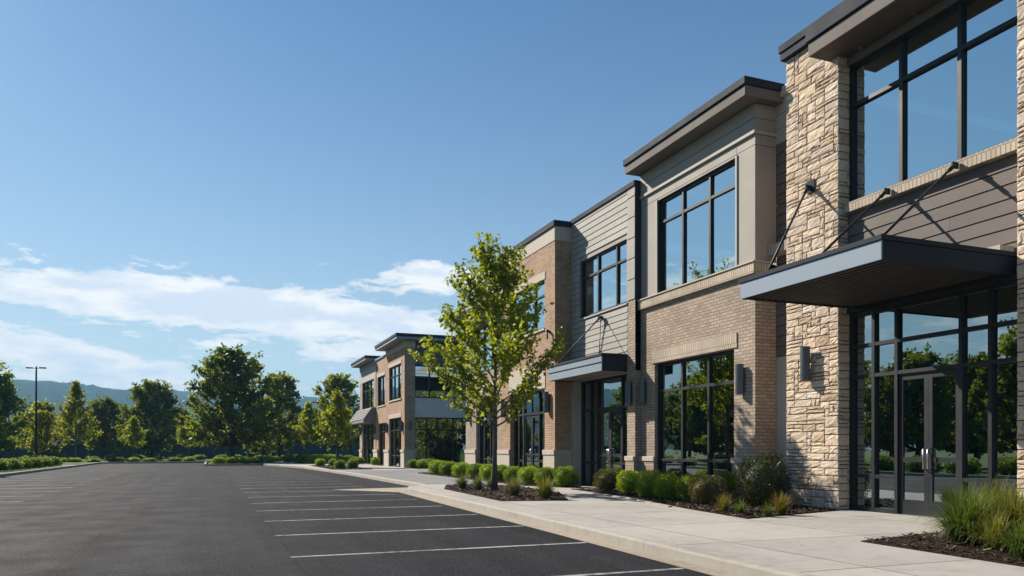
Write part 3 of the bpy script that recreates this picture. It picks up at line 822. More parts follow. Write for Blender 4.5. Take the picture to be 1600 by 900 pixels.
# ------------------------------------------------------------------ wall lamps
def wall_lamp():
    t = thing('wall_lamp', 'x', 'wall lamp', (0,0,0), 'half-round wall lamps on the pillars')
    m = MB(); m.box(-.055,0,-.05,.05,.06,.66); m.build('bracket', M['black'], t)
    m = MB(); n = 12; r = .115
    pts = [(-.06-r*1.15*math.sin(math.pi*k/n), r*math.cos(math.pi*k/n)) for k in range(n+1)]
    for k in range(n):
        (xa,y0),(xb,y1) = pts[k],pts[k+1]
        m.poly([(xa,y0,0),(xa,y0,.74),(xb,y1,.74),(xb,y1,0)], None, True)
    m.poly([(x,y,.74) for x,y in pts]); m.poly([(x,y,0) for x,y in pts[::-1]])
    m.poly([(pts[0][0],pts[0][1],0),(pts[-1][0],pts[-1][1],0),(pts[-1][0],pts[-1][1],.74),(pts[0][0],pts[0][1],.74)])
    m.build('lamp_shade', M['lampm'], t)
    return t
L0 = wall_lamp(); L0.location = (11.965,13.06,2.86); L0['label'] = 'dark half-round wall lamp on the rough pale stone pillar'
for loc, lab in [((12.0,15.30,2.72),'grey half-round wall lamp on the brick pier right of the wide ground-floor window'),
                 ((12.0,19.80,2.74),'grey half-round wall lamp on the brick pier left of the wide ground-floor window'),
                 ((11.81,20.29,2.72),'narrow dark wall lamp on the pale pier right of the second entrance doors'),
                 ((11.18,24.95,2.70),'dark wall lamp on the warm brick pier left of the second canopy'),
                 ((11.18,29.30,2.70),'wall lamp on the brick pier just right of the young tree trunk'),
                 ((11.5,34.9,2.70),'wall lamp on the last brick pier of the long building, under the tree crown'),
                 ((12.1,51.2,2.6),'wall lamp on the corner pier of the far brick building'),
                 ((12.1,56.0,2.6),'wall lamp on the second pier of the far brick building'),
                 ((12.1,60.6,2.6),'wall lamp on the third pier of the far brick building, right of the awning'),
                 ((12.1,66.8,2.6),'wall lamp on the farthest pier, under the shingled awning')]:
    dup(L0, loc, 0, 1, lab)
dup(L0, (12.5,50.7,2.7), R(90), (.8,.8,.8), 'small wall lamp on the shaded side of the far building corner pier')

# ------------------------------------------------------------------ ground, lot, pavements
m = MB(); n = 60; rr = 9000
m.poly([(rr*math.cos(2*math.pi*k/n), rr*math.sin(2*math.pi*k/n), -.03) for k in range(n)])
struct(m.build('ground', M['lawn']))
m = MB(); m.prism([(-10.0,-40),(7.2,-40),(7.2,66),(4.6,69.9),(-.4,69.9),(-.4,84),(-10.0,84)], -.10, 0.0)
struct(m.build('parking_lot', M['asphalt']))
# kerbs
def kerb(pts, name='kerb', w=.16, z1=.15, seg=3.0, mat='kerbm', zb=-.1):
    """polyline with the road on its left-hand... the kerb stands to the right of the walking direction"""
    m = MB()
    for i in range(len(pts)-1):
        a, b = Vector((*pts[i],0)), Vector((*pts[i+1],0)); L = (b-a).length; d = (b-a)/L
        nrm = Vector((d.y,-d.x,0)); k = max(1, round(L/seg))
        for j in range(k):
            p, q = a+d*(L*j/k+.004), a+d*(L*(j+1)/k-.004)
            prof = [(0.0,zb),(0.004,z1-.03),(.012,z1-.010),(.035,z1),(w,z1),(w,zb)]
            P0 = [tuple(p+nrm*o+Vector((0,0,z))) for o,z in prof]; P1 = [tuple(q+nrm*o+Vector((0,0,z))) for o,z in prof]
            for s in range(5): m.poly([P0[s],P1[s],P1[s+1],P0[s+1]][::-1])
            m.poly(P0); m.poly(P1[::-1])
    return struct(m.build(name, M[mat]))
KX = lambda y: 5.40 + (y-6)*.0295
kerb([(KX(-12),-12),(KX(6),6),(KX(24.6),24.6)])
kerb([(KX(24.6),24.6),(6.25,25.6),(7.03,26.6)])
FK = [(7.03,26.6),(6.92,40.8),(6.6,50),(6.25,57.2),(5.1,65),(4.2,69.9)]
kerb(FK); kerb([(4.04,69.9),(-.4,69.9)]); kerb([(-.4,69.9),(-.4,84.0)][::-1]); 
kerb([(-.4,84.0),(-10,84.0)]); kerb([(-9.95,84),(-9.9,45),(-9.85,-12)])
# gutter pan and apron
m = MB(); m.poly([(KX(y)-g,y,.004) for y,g in ((-12,.27),(24.6,.27))] + [(KX(24.6),24.6,.004),(KX(-12),-12,.004)])
m.poly([(3.9,27.1,.004),(KX(24.6)-.27,24.62,.004),(KX(24.6)-.02,24.62,.004),(6.2,25.6,.004),(6.95,26.6,.004),(6.95,27.6,.004)])
struct(m.build('gutter', M['gutter']))
# pavements
m = MB(); m.prism([(KX(-12)+.165,-12),(KX(6)+.165,6),(KX(24.6)+.165,24.55),(6.37,25.48),(7.15,26.5),(11.6,26.5),(12.9,20),(12.9,-12)], -.1, .15)
struct(m.build('pavement', M['walk']))
m = MB(); m.prism([(7.20,26.505),(7.09,40.8),(6.9,46),(12.4,46),(12.4,26.505)], -.1, .148)
struct(m.build('plaza', M['walk_gray']))
m = MB(); m.prism([(6.9,46.005),(6.77,50),(6.42,57.2),(5.3,65.05),(4.4,70),(4.4,78),(7.5,78),(12.5,70),(12.5,51),(24,50.95),(24,46.005)], -.1, .149)
struct(m.build('path', M['walk']))
m = MB(); m.prism([(-15.5,71),(-10.2,71),(-10.2,76),(-15.5,76)], -.1, .06); m.prism([(5.2,82),(8.5,82),(8.5,92),(5.2,92)], -.1, .05)
struct(m.build('path', M['walk']))
# painted bays
k = 0
y = 7.65
while y < 66:
    xe = min(KX(y)-.30, 5.32) if y < 24.7 else 5.3 - max(0,(y-57))*.15
    m = MB(); x0 = .96
    m.poly([(x0,y-.05,.005),(xe,y-.05,.005),(xe,y+.05,.005),(x0,y+.05,.005)])
    if y > 9 or True: struct(m.build('parking_line', M['paint']))
    y += 2.65
y = 18.6
while y < 80:
    m = MB(); m.poly([(-9.6,y-.05,.005),(-4.7,y-.05,.005),(-4.7,y+.05,.005),(-9.6,y+.05,.005)])
    struct(m.build('parking_line', M['paint'])); y += 2.65

# ------------------------------------------------------------------ mulch beds
def inside(x, y, P):
    c = False; j = len(P)-1
    for i in range(len(P)):
        if (P[i][1] > y) != (P[j][1] > y) and x < (P[j][0]-P[i][0])*(y-P[i][1])/(P[j][1]-P[i][1])+P[i][0]: c = not c
        j = i
    return c
def mulch(P, n, seed, label, size=.045):
    rnd = random.Random(seed)
    m = MB(); m.prism(P, .10, .165)
    b = m.build('mulch_bed', M['mulch']); stuff(b, label, 'mulch bed')
    c = MB(); xs = [p[0] for p in P]; ys = [p[1] for p in P]; k = 0
    while k < n:
        x, y = rnd.uniform(min(xs),max(xs)), rnd.uniform(min(ys),max(ys))
        if not inside(x,y,P): continue
        k += 1
        L, W = size*rnd.uniform(.4,1.4), size*rnd.uniform(.2,.5)
        e = Euler((rnd.uniform(-.5,.5),rnd.uniform(-.5,.5),rnd.uniform(0,6.28))).to_matrix()
        o = Vector((x,y,.165+rnd.uniform(0,.035)))
        g = rnd.random(); col = (.032*(.6+g),.019*(.6+g),.012*(.6+g))
        if rnd.random() < .10: q = rnd.uniform(.10,.30); col = (q,q*.78,q*.58)
        c.poly([tuple(o+e@Vector(v)) for v in ((-L,-W,0),(L,-W*.6,0),(L,W*.7,0),(-L*.8,W,0))], col)
    c.build('bark_chips', M['chips'], b)
    ROOT[b] = (0,0,0)
    return b
mulch([(6.80,23.2),(6.50,17.3),(8.1,16.9),(9.2,19.8),(9.6,24.0),(8.8,25.9),(7.6,25.6)], 3000, 1, 'dark mulch bed round the young tree trunk on the pavement')
mulch([(10.35,21.5),(10.0,17.0),(9.3,13.7),(8.95,11.3),(11.9,12.15),(11.9,13.8),(12.55,14.0),(12.55,14.7),(11.9,14.9),(11.85,20.0),(11.3,21.2)], 5200, 2, 'long dark mulch bed under the shrubs before the brick unit')
mulch([(8.18,7.95),(8.03,5.6),(7.9,2.0),(11.9,2.0),(11.9,8.3),(9.9,8.33)], 7500, 3, 'dark mulch bed with tall grasses at the right front corner', .036)
mulch([(10.05,39.2),(9.95,24.2),(10.8,22.6),(11.6,23.2),(11.1,24.3),(11.1,29.7),(11.4,29.9),(11.4,39.2)], 2500, 4, 'narrow mulch bed under the hedge row before the warm brick unit', .06)
mulch([(12.2,47.4),(18,47.4),(18,50.5),(12.2,50.5)], 500, 5, 'mulch bed along the glazed side of the far building', .08)
mulch([(6.9,47.5),(9.4,47.5),(9.2,60),(7.0,60)], 800, 6, 'mulch bed round the small tree before the far building', .08)
# pale edging strip along the shrub bed
m = MB(); e0 = [(10.25,21.5),(9.9,17.0),(9.28,14.2)]
for i in range(2):
    a,b = e0[i],e0[i+1]; m.prism([(a[0]-.10,a[1]),(a[0],a[1]),(b[0],b[1]),(b[0]-.10,b[1])], .1, .178)
struct(m.build('path_edging', M['kerbm']))

# ------------------------------------------------------------------ vegetation meshes
def quads_object(name, V, col, mat, parent, extra=None):
    """V: (n,4,3) array of leaf corners, col: (n,) brightness 0..1"""
    n = len(V); me = bpy.data.meshes.new(name)
    vs = V.reshape(-1,3).astype(np.float32)
    nv = len(vs)
    faces = np.arange(nv, dtype=np.int32)
    ev = np.zeros((0,3),np.float32); ef = []
    if extra:
        ev = np.array(extra[0], np.float32); ef = extra[1]
    me.vertices.add(nv+len(ev)); me.vertices.foreach_set('co', np.vstack([vs,ev]).ravel())
    loops = list(faces)
    starts = list(range(0,nv,4)); tot = [4]*n
    ls = nv
    for f in ef:
        loops += [nv+i for i in f]; starts.append(ls); tot.append(len(f)); ls += len(f)
    me.loops.add(ls); me.loops.foreach_set('vertex_index', np.array(loops,dtype=np.int32))
    me.polygons.add(len(starts)); me.polygons.foreach_set('loop_start', np.array(starts,dtype=np.int32))
    me.polygons.foreach_set('loop_total', np.array(tot,dtype=np.int32))
    me.update(calc_edges=True)
    ca = me.color_attributes.new('Col','FLOAT_COLOR','CORNER')
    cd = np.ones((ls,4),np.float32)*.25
    cd[:nv,:3] = np.repeat(np.clip(col,0,1),4)[:,None]
    cd[:,3] = 1
    ca.data.foreach_set('color', cd.ravel())
    me.materials.append(mat); me.validate()
    o = bpy.data.objects.new(name, me); COL.objects.link(o)
    if parent: o.parent = parent
    return o
def leaf_quads(rng, C, size, ax=None, spread=1.0, aspect=.6):
    """diamond leaves at centres C (n,3). ax: preferred long axis (n,3)"""
    n = len(C)
    u = rng.normal(size=(n,3))
    if ax is not None: u = u*spread*.5 + ax
    u /= np.linalg.norm(u,axis=1)[:,None]
    w = rng.normal(size=(n,3)); w -= (w*u).sum(1)[:,None]*u; w /= np.linalg.norm(w,axis=1)[:,None]
    s = (size*rng.uniform(.65,1.35,size=n))[:,None]
    nn = np.cross(u,w)
    return np.stack([C-u*s, C-w*s*aspect+nn*s*.15, C+u*s, C+w*s*aspect+nn*s*.15],1)

def young_tree(name, seed, H, base, Rmax, nprim, leaf, per, mat, label, cat='tree', bark='bark', trunk_r=.06, loc=(0,0,0), group=None, bend=.6, twigs=3, vase=False):
    rng = np.random.default_rng(seed); rnd = random.Random(seed)
    t = thing(name, label, cat, (0,0,0), group)
    tr = MB(); path = []
    for k in range(10):
        z = H*.97*k/9; path.append((rnd.uniform(-.03,.03)*k*.4, rnd.uniform(-.03,.03)*k*.4, z))
    tr.tube(path, [trunk_r*(1-.9*k/9)*(1.25 if k == 0 else 1) for k in range(10)], 8)
    C = []; A = []; G = []
    for i in range(nprim):
        f = (i+.3)/nprim; z = base + (H*.93-base)*f**1.05
        az = i*2.399 + rnd.uniform(-.4,.4)
        prof = min(1,.80+f*2.2)*(1-f)**.95+.07
        L = Rmax*prof*rnd.uniform(.78,1.15)*1.2
        elev = R(rnd.uniform(18,38)+32*f)
        if vase:
            z = base + (H*.80-base)*f**1.15
            elev = R(rnd.uniform(14,30)+40*f)
            L = Rmax*(1.10-.52*f)*rnd.uniform(.78,1.15)
            if f < .10: L *= .72
        else: elev = R(rnd.uniform(14,28)+30*f)
        d = Vector((math.cos(az)*math.cos(elev), math.sin(az)*math.cos(elev), math.sin(elev)))
        p0 = Vector((0,0,z)); pts = [p0]; p = p0.copy(); dd = d.copy(); K = 7
        for s in range(K):
            dd = (dd + Vector((rnd.uniform(-.12,.12),rnd.uniform(-.12,.12),.09*bend+rnd.uniform(-.07,.07)))).normalized()
            p = p + dd*(L/K); pts.append(p.copy())
        r0 = trunk_r*.36*(1-.6*f)
        tr.tube(pts, [r0*(1-.85*s/K) for s in range(K+1)], 5)
        lines = [(pts, .25, 1.0)]
        for q in range(twigs):
            s = rnd.uniform(.25,.85); i0 = int(s*K); b0 = pts[i0].lerp(pts[min(K,i0+1)], s*K-i0)
            td = (dd + Vector((rnd.uniform(-1,1),rnd.uniform(-1,1),rnd.uniform(-.3,.7)))).normalized()
            tl = L*rnd.uniform(.2,.42); e = b0+td*tl*.5+Vector((0,0,.02)); e2 = b0+td*tl+Vector((0,0,.08*tl))
            tr.tube([b0,e,e2], [r0*.4,r0*.3,r0*.12], 4)
            lines.append(([b0,e,e2], .2, .6))
        shade = rnd.uniform(.0,.35)
        for pl, st, wgt in lines:
            LL = sum((pl[k+1]-pl[k]).length for k in range(len(pl)-1))
            nb = max(2, int(per*LL*1.0))
            for b in range(nb):
                s = st+(1-st)*(b+rnd.random())/nb; x = s*(len(pl)-1); k = min(int(x),len(pl)-2)
                c = pl[k].lerp(pl[k+1], x-k)
                m_ = rnd.randint(4,8)
                for _ in range(m_):
                    o = Vector((rnd.gauss(0,1),rnd.gauss(0,1),rnd.gauss(0,.8)))*leaf*1.15
                    C.append(c+o); A.append((o.x,o.y,o.z-leaf*.4)); G.append(shade+rnd.uniform(.1,.65))
    # leader leaves
    for b in range(int(per*(H-base)*.7)):
        z = base+(H-base)*(.25+.77*rnd.random()); c = Vector((0,0,z))
        for _ in range(4):
            o = Vector((rnd.gauss(0,1),rnd.gauss(0,1),rnd.gauss(0,1)))*leaf*1.2
            C.append(c+o); A.append((o.x,o.y,o.z)); G.append(rnd.uniform(.2,.8))
    C = np.array([tuple(c) for c in C]); A = np.array(A); A /= (np.linalg.norm(A,axis=1)[:,None]+1e-6)
    V = leaf_quads(rng, C, leaf, A, 1.0, .62)
    tr.build('trunk', M[bark], t); quads_object('crown', V, np.array(G), M[mat], t)
    t.location = loc
    return t

def broad_tree(name, seed, H, base, Rx, mat, label, nclump=70, per=95, leaf=.2, bark='bark_dk', trunk_r=.22, group=None, top=1.0, clump=.74):
    rng = np.random.default_rng(seed); rnd = random.Random(seed)
    t = thing(name, label, 'tree', (0,0,0), group)
    tr = MB(); hz = base+(H-base)*.62
    tr.tube([(0,0,-.1),(.02,0,base*.5),(.06,.04,base),(.02,.1,hz*.8),(.0,.05,hz)], [trunk_r*1.35,trunk_r,trunk_r*.85,trunk_r*.5,trunk_r*.2], 9)
    C = []; G = []; A = []
    lob = [(rnd.uniform(0,6.28), rnd.uniform(.75,1.15)) for _ in range(7)]
    for i in range(nclump):
        f = (i+.5)/nclump
        z = f**.9
        # ovoid outline, wide low, rounded top
        prof = math.sqrt(max(0,1-((z-.36)/.66)**2)) if z > .36 else .62+.38*math.sqrt(max(0,1-((z-.36)/.40)**2))
        prof = max(prof,.12)*top
        az = i*2.39996+rnd.uniform(-.5,.5)
        lobe = 1+.22*math.sin(az*3+seed)+.12*math.sin(az*5+2*seed+z*6)
        rr_ = Rx*prof*lobe*math.sqrt(rnd.uniform(.12,1.0))*.92
        c = Vector((math.cos(az)*rr_, math.sin(az)*rr_, base*1.02+(H-base)*.94*z+rnd.uniform(-.25,.25)))
        anc = Vector((0,0,max(base*.9, min(hz, c.z-.55*rr_-rnd.uniform(.2,.9)))))
        mid = anc.lerp(c,.55)+Vector((0,0,-.10*rr_))
        tr.tube([anc,mid,c], [trunk_r*.26,trunk_r*.16,trunk_r*.05], 5)
        # a spray: short twigs leaving the limb, leaves strung along each of them
        out = Vector((c.x, c.y, .35*rr_+.55*max(0,c.z-anc.z))).normalized()
        cr = clump*Rx*.30*rnd.uniform(.7,1.3)
        nt_ = rnd.randint(7,11); k = int(per*rnd.uniform(.7,1.3)); kk = max(3,k//nt_)
        Ps = []; Ds = []
        for q in range(nt_):
            st = mid.lerp(c, rnd.uniform(.35,1.0))
            dv = (out*.9+Vector((rnd.gauss(0,.6),rnd.gauss(0,.6),rnd.gauss(.12,.5)))).normalized()
            ln = cr*rnd.uniform(.6,1.35)
            tt = rng.random(kk)**.8
            P_ = np.array(st)+np.outer(tt*ln, np.array(dv))+rng.normal(size=(kk,3))*cr*.15*np.array([1,1,.7])
            P_[:,2] -= .10*ln*tt**2
            Ps.append(P_); Ds.append(np.tile(np.array(dv),(kk,1)))
            tr.tube([st, st+dv*ln*.8], [trunk_r*.045,trunk_r*.015], 3)
        P = np.vstack(Ps); k = len(P)
        C.append(P); A.append(np.vstack(Ds)+rng.normal(size=(k,3))*.5)
        g = rnd.uniform(0,.55)
        G.append(np.clip(g+rng.uniform(-.1,.45,size=k),0,1))
    C = np.vstack(C); A = np.vstack(A); G = np.concatenate(G); A /= np.linalg.norm(A,axis=1)[:,None]
    V = leaf_quads(rng, C, leaf, A, 1.6, .6)
    tr.build('trunk', M[bark], t); quads_object('crown', V, G, M[mat], t)
    return t

def ellipsoid(rx, rz, zc, nu=14, nv=9, wob=0, seed=0):
    rnd = random.Random(seed); V = []; Fc = []
    for j in range(nv+1):
        th = math.pi*j/nv
        for i in range(nu):
            ph = 2*math.pi*i/nu; k = 1+wob*rnd.uniform(-1,1)
            V.append((rx*k*math.sin(th)*math.cos(ph), rx*k*math.sin(th)*math.sin(ph), zc-rz*k*math.cos(th)))
    for j in range(nv):
        for i in range(nu):
            Fc.append((j*nu+i, j*nu+(i+1)%nu, (j+1)*nu+(i+1)%nu, (j+1)*nu+i))
    return V, Fc
def shrub(name, seed, mat, label, n=3000, leaf=.03, upright=.4, flat=.86, spiky=0.0, group=None, aspect=.5):
    """unit shrub: radius .5, height 1"""
    rng = np.random.default_rng(seed)
    d = rng.normal(size=(n,3)); d /= np.linalg.norm(d,axis=1)[:,None]
    d = d[d[:,2] > -.8]; n = len(d)
    lump = 1+.08*np.sin(d[:,0]*7+seed)*np.sin(d[:,1]*6+2*seed)+.06*np.sin(d[:,2]*9+d[:,0]*5+seed)
    r = lump*(1-.24*rng.random(n)**2.2+spiky*np.maximum(0,rng.normal(size=n))*.5)
    # superellipsoid: boxier shoulders like a clipped shrub
    e = d/ (np.abs(d)**2.6).sum(1)[:,None]**(1/2.6)
    C = e*r[:,None]*np.array([.47,.47,.49])+np.array([0,0,.48])
    ax = d + np.array([0,0,upright]); ax /= np.linalg.norm(ax,axis=1)[:,None]
    V = leaf_quads(rng, C, leaf, ax, .9, aspect)
    g = .5+.35*np.sin(d[:,0]*4+seed)*np.sin(d[:,1]*5+d[:,2]*4)+rng.uniform(-.35,.35,size=n)
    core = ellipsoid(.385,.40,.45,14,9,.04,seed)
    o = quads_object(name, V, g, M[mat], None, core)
    tag(o, label, 'shrub', group)
    return o
def put(o, loc, w, h, rz=0, first=False, label=None, group=None, yw=None):
    c = o if first else o.copy()
    if not first: COL.objects.link(c)
    c.location = loc; c.scale = (w, yw or w, h); c.rotation_euler = (0,0,rz)
    if label: c['label'] = label
    if group: c['group'] = group
    return c
def grass(name, seed, n, H, spread, mat, label, w=.006, droop=1.0, group=None):
    rnd = random.Random(seed); V = []; G = []
    for i in range(n):
        az = rnd.uniform(0,6.283); lean = rnd.random()**.8*spread
        L = H*rnd.uniform(.55,1.15); r0 = .09*H*2*math.sqrt(rnd.random())
        b0 = rnd.uniform(0,6.283)
        p = Vector((r0*math.cos(b0), r0*math.sin(b0), 0)); ang = R(88)-lean*.45
        side = Vector((-math.sin(az),math.cos(az),0)); K = 6
        pts = [p.copy()]
        for s in range(K):
            p = p + Vector((math.cos(az)*math.cos(ang), math.sin(az)*math.cos(ang), math.sin(ang)))*(L/K); pts.append(p.copy())
            ang -= lean*droop*.33*(s+1)/K*1.6
        g = rnd.random()**1.4
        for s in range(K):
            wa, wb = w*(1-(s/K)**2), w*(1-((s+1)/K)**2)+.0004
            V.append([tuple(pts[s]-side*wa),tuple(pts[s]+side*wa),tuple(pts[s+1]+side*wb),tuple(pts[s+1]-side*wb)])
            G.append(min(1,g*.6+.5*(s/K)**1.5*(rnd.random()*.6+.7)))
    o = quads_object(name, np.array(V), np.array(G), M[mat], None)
    tag(o, label, 'ornamental grass', group)
    return o

# ------------------------------------------------------------------ planting near the buildings
YT = young_tree('young_tree', 14, 7.8, 1.85, 2.75, 46, .072, 8.5, 'leaf_young', 'slender young tree with yellow-green leaves in the pavement mulch bed', trunk_r=.085, loc=(7.94,21.7,.15), twigs=3, vase=True)

YT.rotation_euler.z = R(180)
G1 = 'rounded shrubs in the bed before the brick unit'
sb = shrub('round_shrub', 1, 'shrub_b', '', 5200, .030, .5, spiky=.08, aspect=.36)
so = shrub('round_shrub', 2, 'shrub_o', '', 5200, .026, .3)
sm = shrub('round_shrub', 3, 'shrub_m', '', 4200, .030, .4)
sd = shrub('yew_shrub', 4, 'shrub_d', 'big dark needle-leaved shrub against the stone pillar', 5500, .030, 1.0, spiky=.22, aspect=.28)
put(sd, (11.25,13.65,.15), 1.05, 1.12, 0, True)
put(so, (10.97,20.2,.15), .84, .68, 0, True, 'brownish olive round shrub at the far left end of the bay bed', G1)
put(sb, (10.9,18.84,.15), .68, .68, .4, True, 'bright green shrub right beside the brownish olive one at the bed end', G1)
put(sb, (10.62,17.25,.15), .74, .72, 1.4, False, 'largest bright lime green shrub, third from the left in the bay bed', G1)
put(sb, (10.50,16.25,.15), .68, .68, 2.6, False, 'bright green shrub left of the darker green one, middle of the bay bed', G1)
put(sm, (10.62,15.45,.15), .66, .66, 3.3, True, 'darker green shrub touching the bright ones left of the olive shrub', G1)
put(so, (10.36,14.44,.15), .86, .69, 1.0, False, 'wide olive shrub nearest the big dark yew', G1)
put(sm, (11.45,15.3,.15), .60, .75, 5.0, False, 'small dark green shrub behind the wide olive one, close to the glass', G1)
G2 = 'clipped hedge balls before the warm brick unit'
lab2 = ['round green shrub by the second entrance, right end of the hedge row'] + [f'{w} green shrub counted from the right in the hedge row along the warm brick unit' for w in ('second','third','fourth','fifth','sixth','seventh','eighth','ninth','tenth')]
row = [(10.95,23.05,.84,.70,sm),(10.6,23.9,.8,.66,sm),(10.5,25.2,.8,.66,sb),(10.5,26.6,.78,.64,sm),(10.5,27.9,.84,.66,sm),(10.5,29.3,.84,.66,sb),(10.5,31.0,.85,.66,sm),(10.5,33.0,.9,.68,sb),(10.55,35.2,.95,.70,sm),(10.6,37.2,1.0,.72,sb)]
for i,(x,y,w,h,s) in enumerate(row): put(s, (x,y,.15), w, h, i*1.3, False, lab2[i], G2)
for i,(x,y,w,h,s,l) in enumerate([(13.4,48.4,1.2,.66,sm,'low wide hedge shrub under the glazed side of the far building'),(12.9,48.9,.9,.62,sb,'bright shrub beside the low wide hedge near the far building corner'),
        (12.4,49.6,.75,.6,sm,'small shrub at the foot of the far building corner pier'),(11.7,58.6,.7,.68,sb,'grassy shrub between two piers of the far brick building'),
        (11.5,64.0,.85,.62,sm,'shrub under the awning of the far building, nearest of three'),(11.5,66.6,.85,.62,sm,'shrub under the awning of the far building, middle of three'),(11.3,69.5,.9,.66,sm,'shrub past the awning at the far end of the far building')]):
    put(s, (x,y,.15), w, h, i*2.1, False, l)
for i,(x,y,w,h,s,l) in enumerate([(8.55,50.2,.8,.62,sm,'right round shrub at the foot of the light green conical tree'),(7.6,49.4,.75,.6,sm,'left round shrub at the foot of the light green conical tree'),
        (8.4,57.6,.75,.58,sm,'shrub behind the light green conical tree, on its right'),(7.5,58.0,.75,.58,sb,'shrub behind the light green conical tree, on its left')]):
    put(s, (x,y,.15), w, h, i*1.7, False, l)

gg = grass('grass_clump', 1, 420, .52, 1.25, 'blade_g', 'bushy green grass clump at the left end of the tree bed'); gg.location = (7.3,22.9,.16)
gp = grass('grass_clump', 2, 420, .50, 1.2, 'blade_p', 'grey-green grass clump left of the young tree trunk'); gp.location = (7.5,21.95,.16)
gp2 = put(gp, (8.4,23.3,.16), .85, .8, 2, False, 'small pale grass clump behind the young tree trunk')
gr = grass('grass_clump', 3, 620, .58, 1.35, 'blade_p', 'reddish tipped grass clump right of the young tree trunk'); gr.location = (7.46,18.9,.16)
gy = grass('grass_clump', 4, 620, .60, 1.3, 'blade_y', 'yellow-green grass clump at the right end of the tree bed'); gy.location = (7.8,17.6,.16)
a = grass('grass_clump', 5, 220, .42, 1.2, 'blade_r', 'reddish orange grass tuft leftmost in front of the wide olive shrub'); a.location = (9.35,12.5,.16)
put(a, (10.1,11.75,.16), 1.1, 1.1, 1.2, False, 'orange-yellow grass tuft nearest the stone pillar base')
a = grass('grass_clump', 6, 160, .34, 1.2, 'blade_g', 'small green grass tuft between the two reddish tufts'); a.location = (9.3,11.95,.16)
put(a, (9.6,11.5,.16), .9, .85, 1.2, False, 'low green grass tuft just left of the orange one by the pillar')
a = grass('grass_clump', 7, 950, .80, 1.5, 'blade_g', 'largest green arching grass clump in the right corner bed', .0075); a.location = (9.25,7.25,.16)
b = grass('grass_clump', 8, 800, .84, 1.3, 'blade_y', 'tall yellowish grass clump at the right edge of the view', .0075); b.location = (9.85,6.95,.16)
put(b, (10.4,7.7,.16), 1.0, 1.0, 2.0, False, 'tall yellowish grass clump close to the storefront glass')
put(a, (9.95,7.6,.16), .85, .85, 2.4, False, 'green grass clump behind the largest one, nearer the doors')
c = grass('grass_clump', 9, 380, .55, 1.5, 'blade_y', 'low yellow-green grass clump at the front of the corner bed', .0065); c.location = (8.95,6.60,.16)
d = grass('grass_clump', 10, 300, .50, 1.4, 'blade_g', 'small bright green grass tuft cut by the right edge, frontmost', .0065); d.location = (8.55,5.98,.16)
put(d, (9.55,6.3,.16), 1.2, 1.1, 1.0, False, 'small green grass tuft between the low and the tall yellowish clumps')

# ------------------------------------------------------------------ far trees
conic = young_tree('young_tree', 31, 5.5, 1.5, 1.6, 38, .095, 10, 'leaf_light', 'bright green conical tree just left of the far building awning', trunk_r=.06, loc=(8.15,54.2,.1), twigs=3)
broadA = broad_tree('broad_tree', 41, 11.6, 2.0, 4.3, 'leaf_dark', 'biggest dark green spreading tree at the far end of the parking lot', 150, 120, .17, trunk_r=.26)
broadB = broad_tree('broad_tree', 42, 10.8, 1.6, 4.2, 'leaf_dark', 'round crowned dark green tree left of the biggest tree', 140, 120, .18, trunk_r=.24)
midA = broad_tree('leafy_tree', 43, 10.2, 1.6, 3.0, 'leaf_mid', 'mid green upright tree just right of the biggest tree', 110, 95, .165, trunk_r=.18)
gold = broad_tree('leafy_tree', 44, 7.6, 1.4, 2.7, 'leaf_gold', 'yellowish tree behind the parking lot lamp post', 85, 90, .15, trunk_r=.13)
slim = young_tree('young_tree', 45, 9.1, 2.0, 2.3, 44, .13, 5, 'leaf_gold', 'slim pointed yellow-green tree right of the lamp post', trunk_r=.09, twigs=4)
small = young_tree('young_tree', 46, 5.1, 1.5, 1.55, 32, .11, 9, 'leaf_light', 'small yellow-green tree in front of the round dark tree', trunk_r=.055, twigs=3)
def at(o, x, y, sc=1.0, rz=0, label=None, first=False, group=None):
    if first:
        o.location = (x,y,-.02); o.rotation_euler = (0,0,rz); o.scale = (sc,sc,sc)
        return o
    return dup(o, (x,y,-.02), rz, sc, label, group)
conic['group'] = 'young conical trees'
at(broadA, 1.9, 80.9, 1.0, 0, None, True)
at(broadB, -7.0, 108.0, .95, 0, None, True)
at(midA, 7.6, 95.8, 1.06, .7, None, True)
at(gold, -20.2, 113.3, 1.0, 0, None, True)
at(slim, -14.1, 97.9, 1.03, 0, None, True)
at(small, -7.9, 93.3, 1.0, 0, None, True)
at(broadB, -22.2, 94.2, 1.0, 1.1, 'tall dark tree cut by the left edge of the view')
at(gold, -18.6, 105.0, .80, 2.0, 'lower yellow-green tree just left of the lamp post foot')
at(small, -20.4, 90.0, 1.1, 2.2, 'small green tree at the left edge below the tall dark one')
at(broadA, -13.0, 114.0, .72, 2.1, 'dark green tree between the slim pointed tree and the small yellow-green one')
at(small, -2.4, 95.4, .98, 1.6, 'small yellow-green tree just left of the biggest tree')
at(small, 5.2, 99.0, .86, 3.1, 'small light tree behind the trunk of the mid green upright tree')
at(conic, 9.9, 86.3, 1.22, 1.0, 'green conical tree farther back, left of the bright conical one')
at(midA, 14.6, 96.4, 1.08, 2.6, 'tall loose-crowned tree rising behind the bright conical tree')
at(broadA, 21.0, 100.0, .85, 4.0, 'dark tree partly hidden behind the far brick building')
at(midA, 5.3, 89.5, .74, 4.4, 'shorter mid green tree between the biggest and the upright tree')
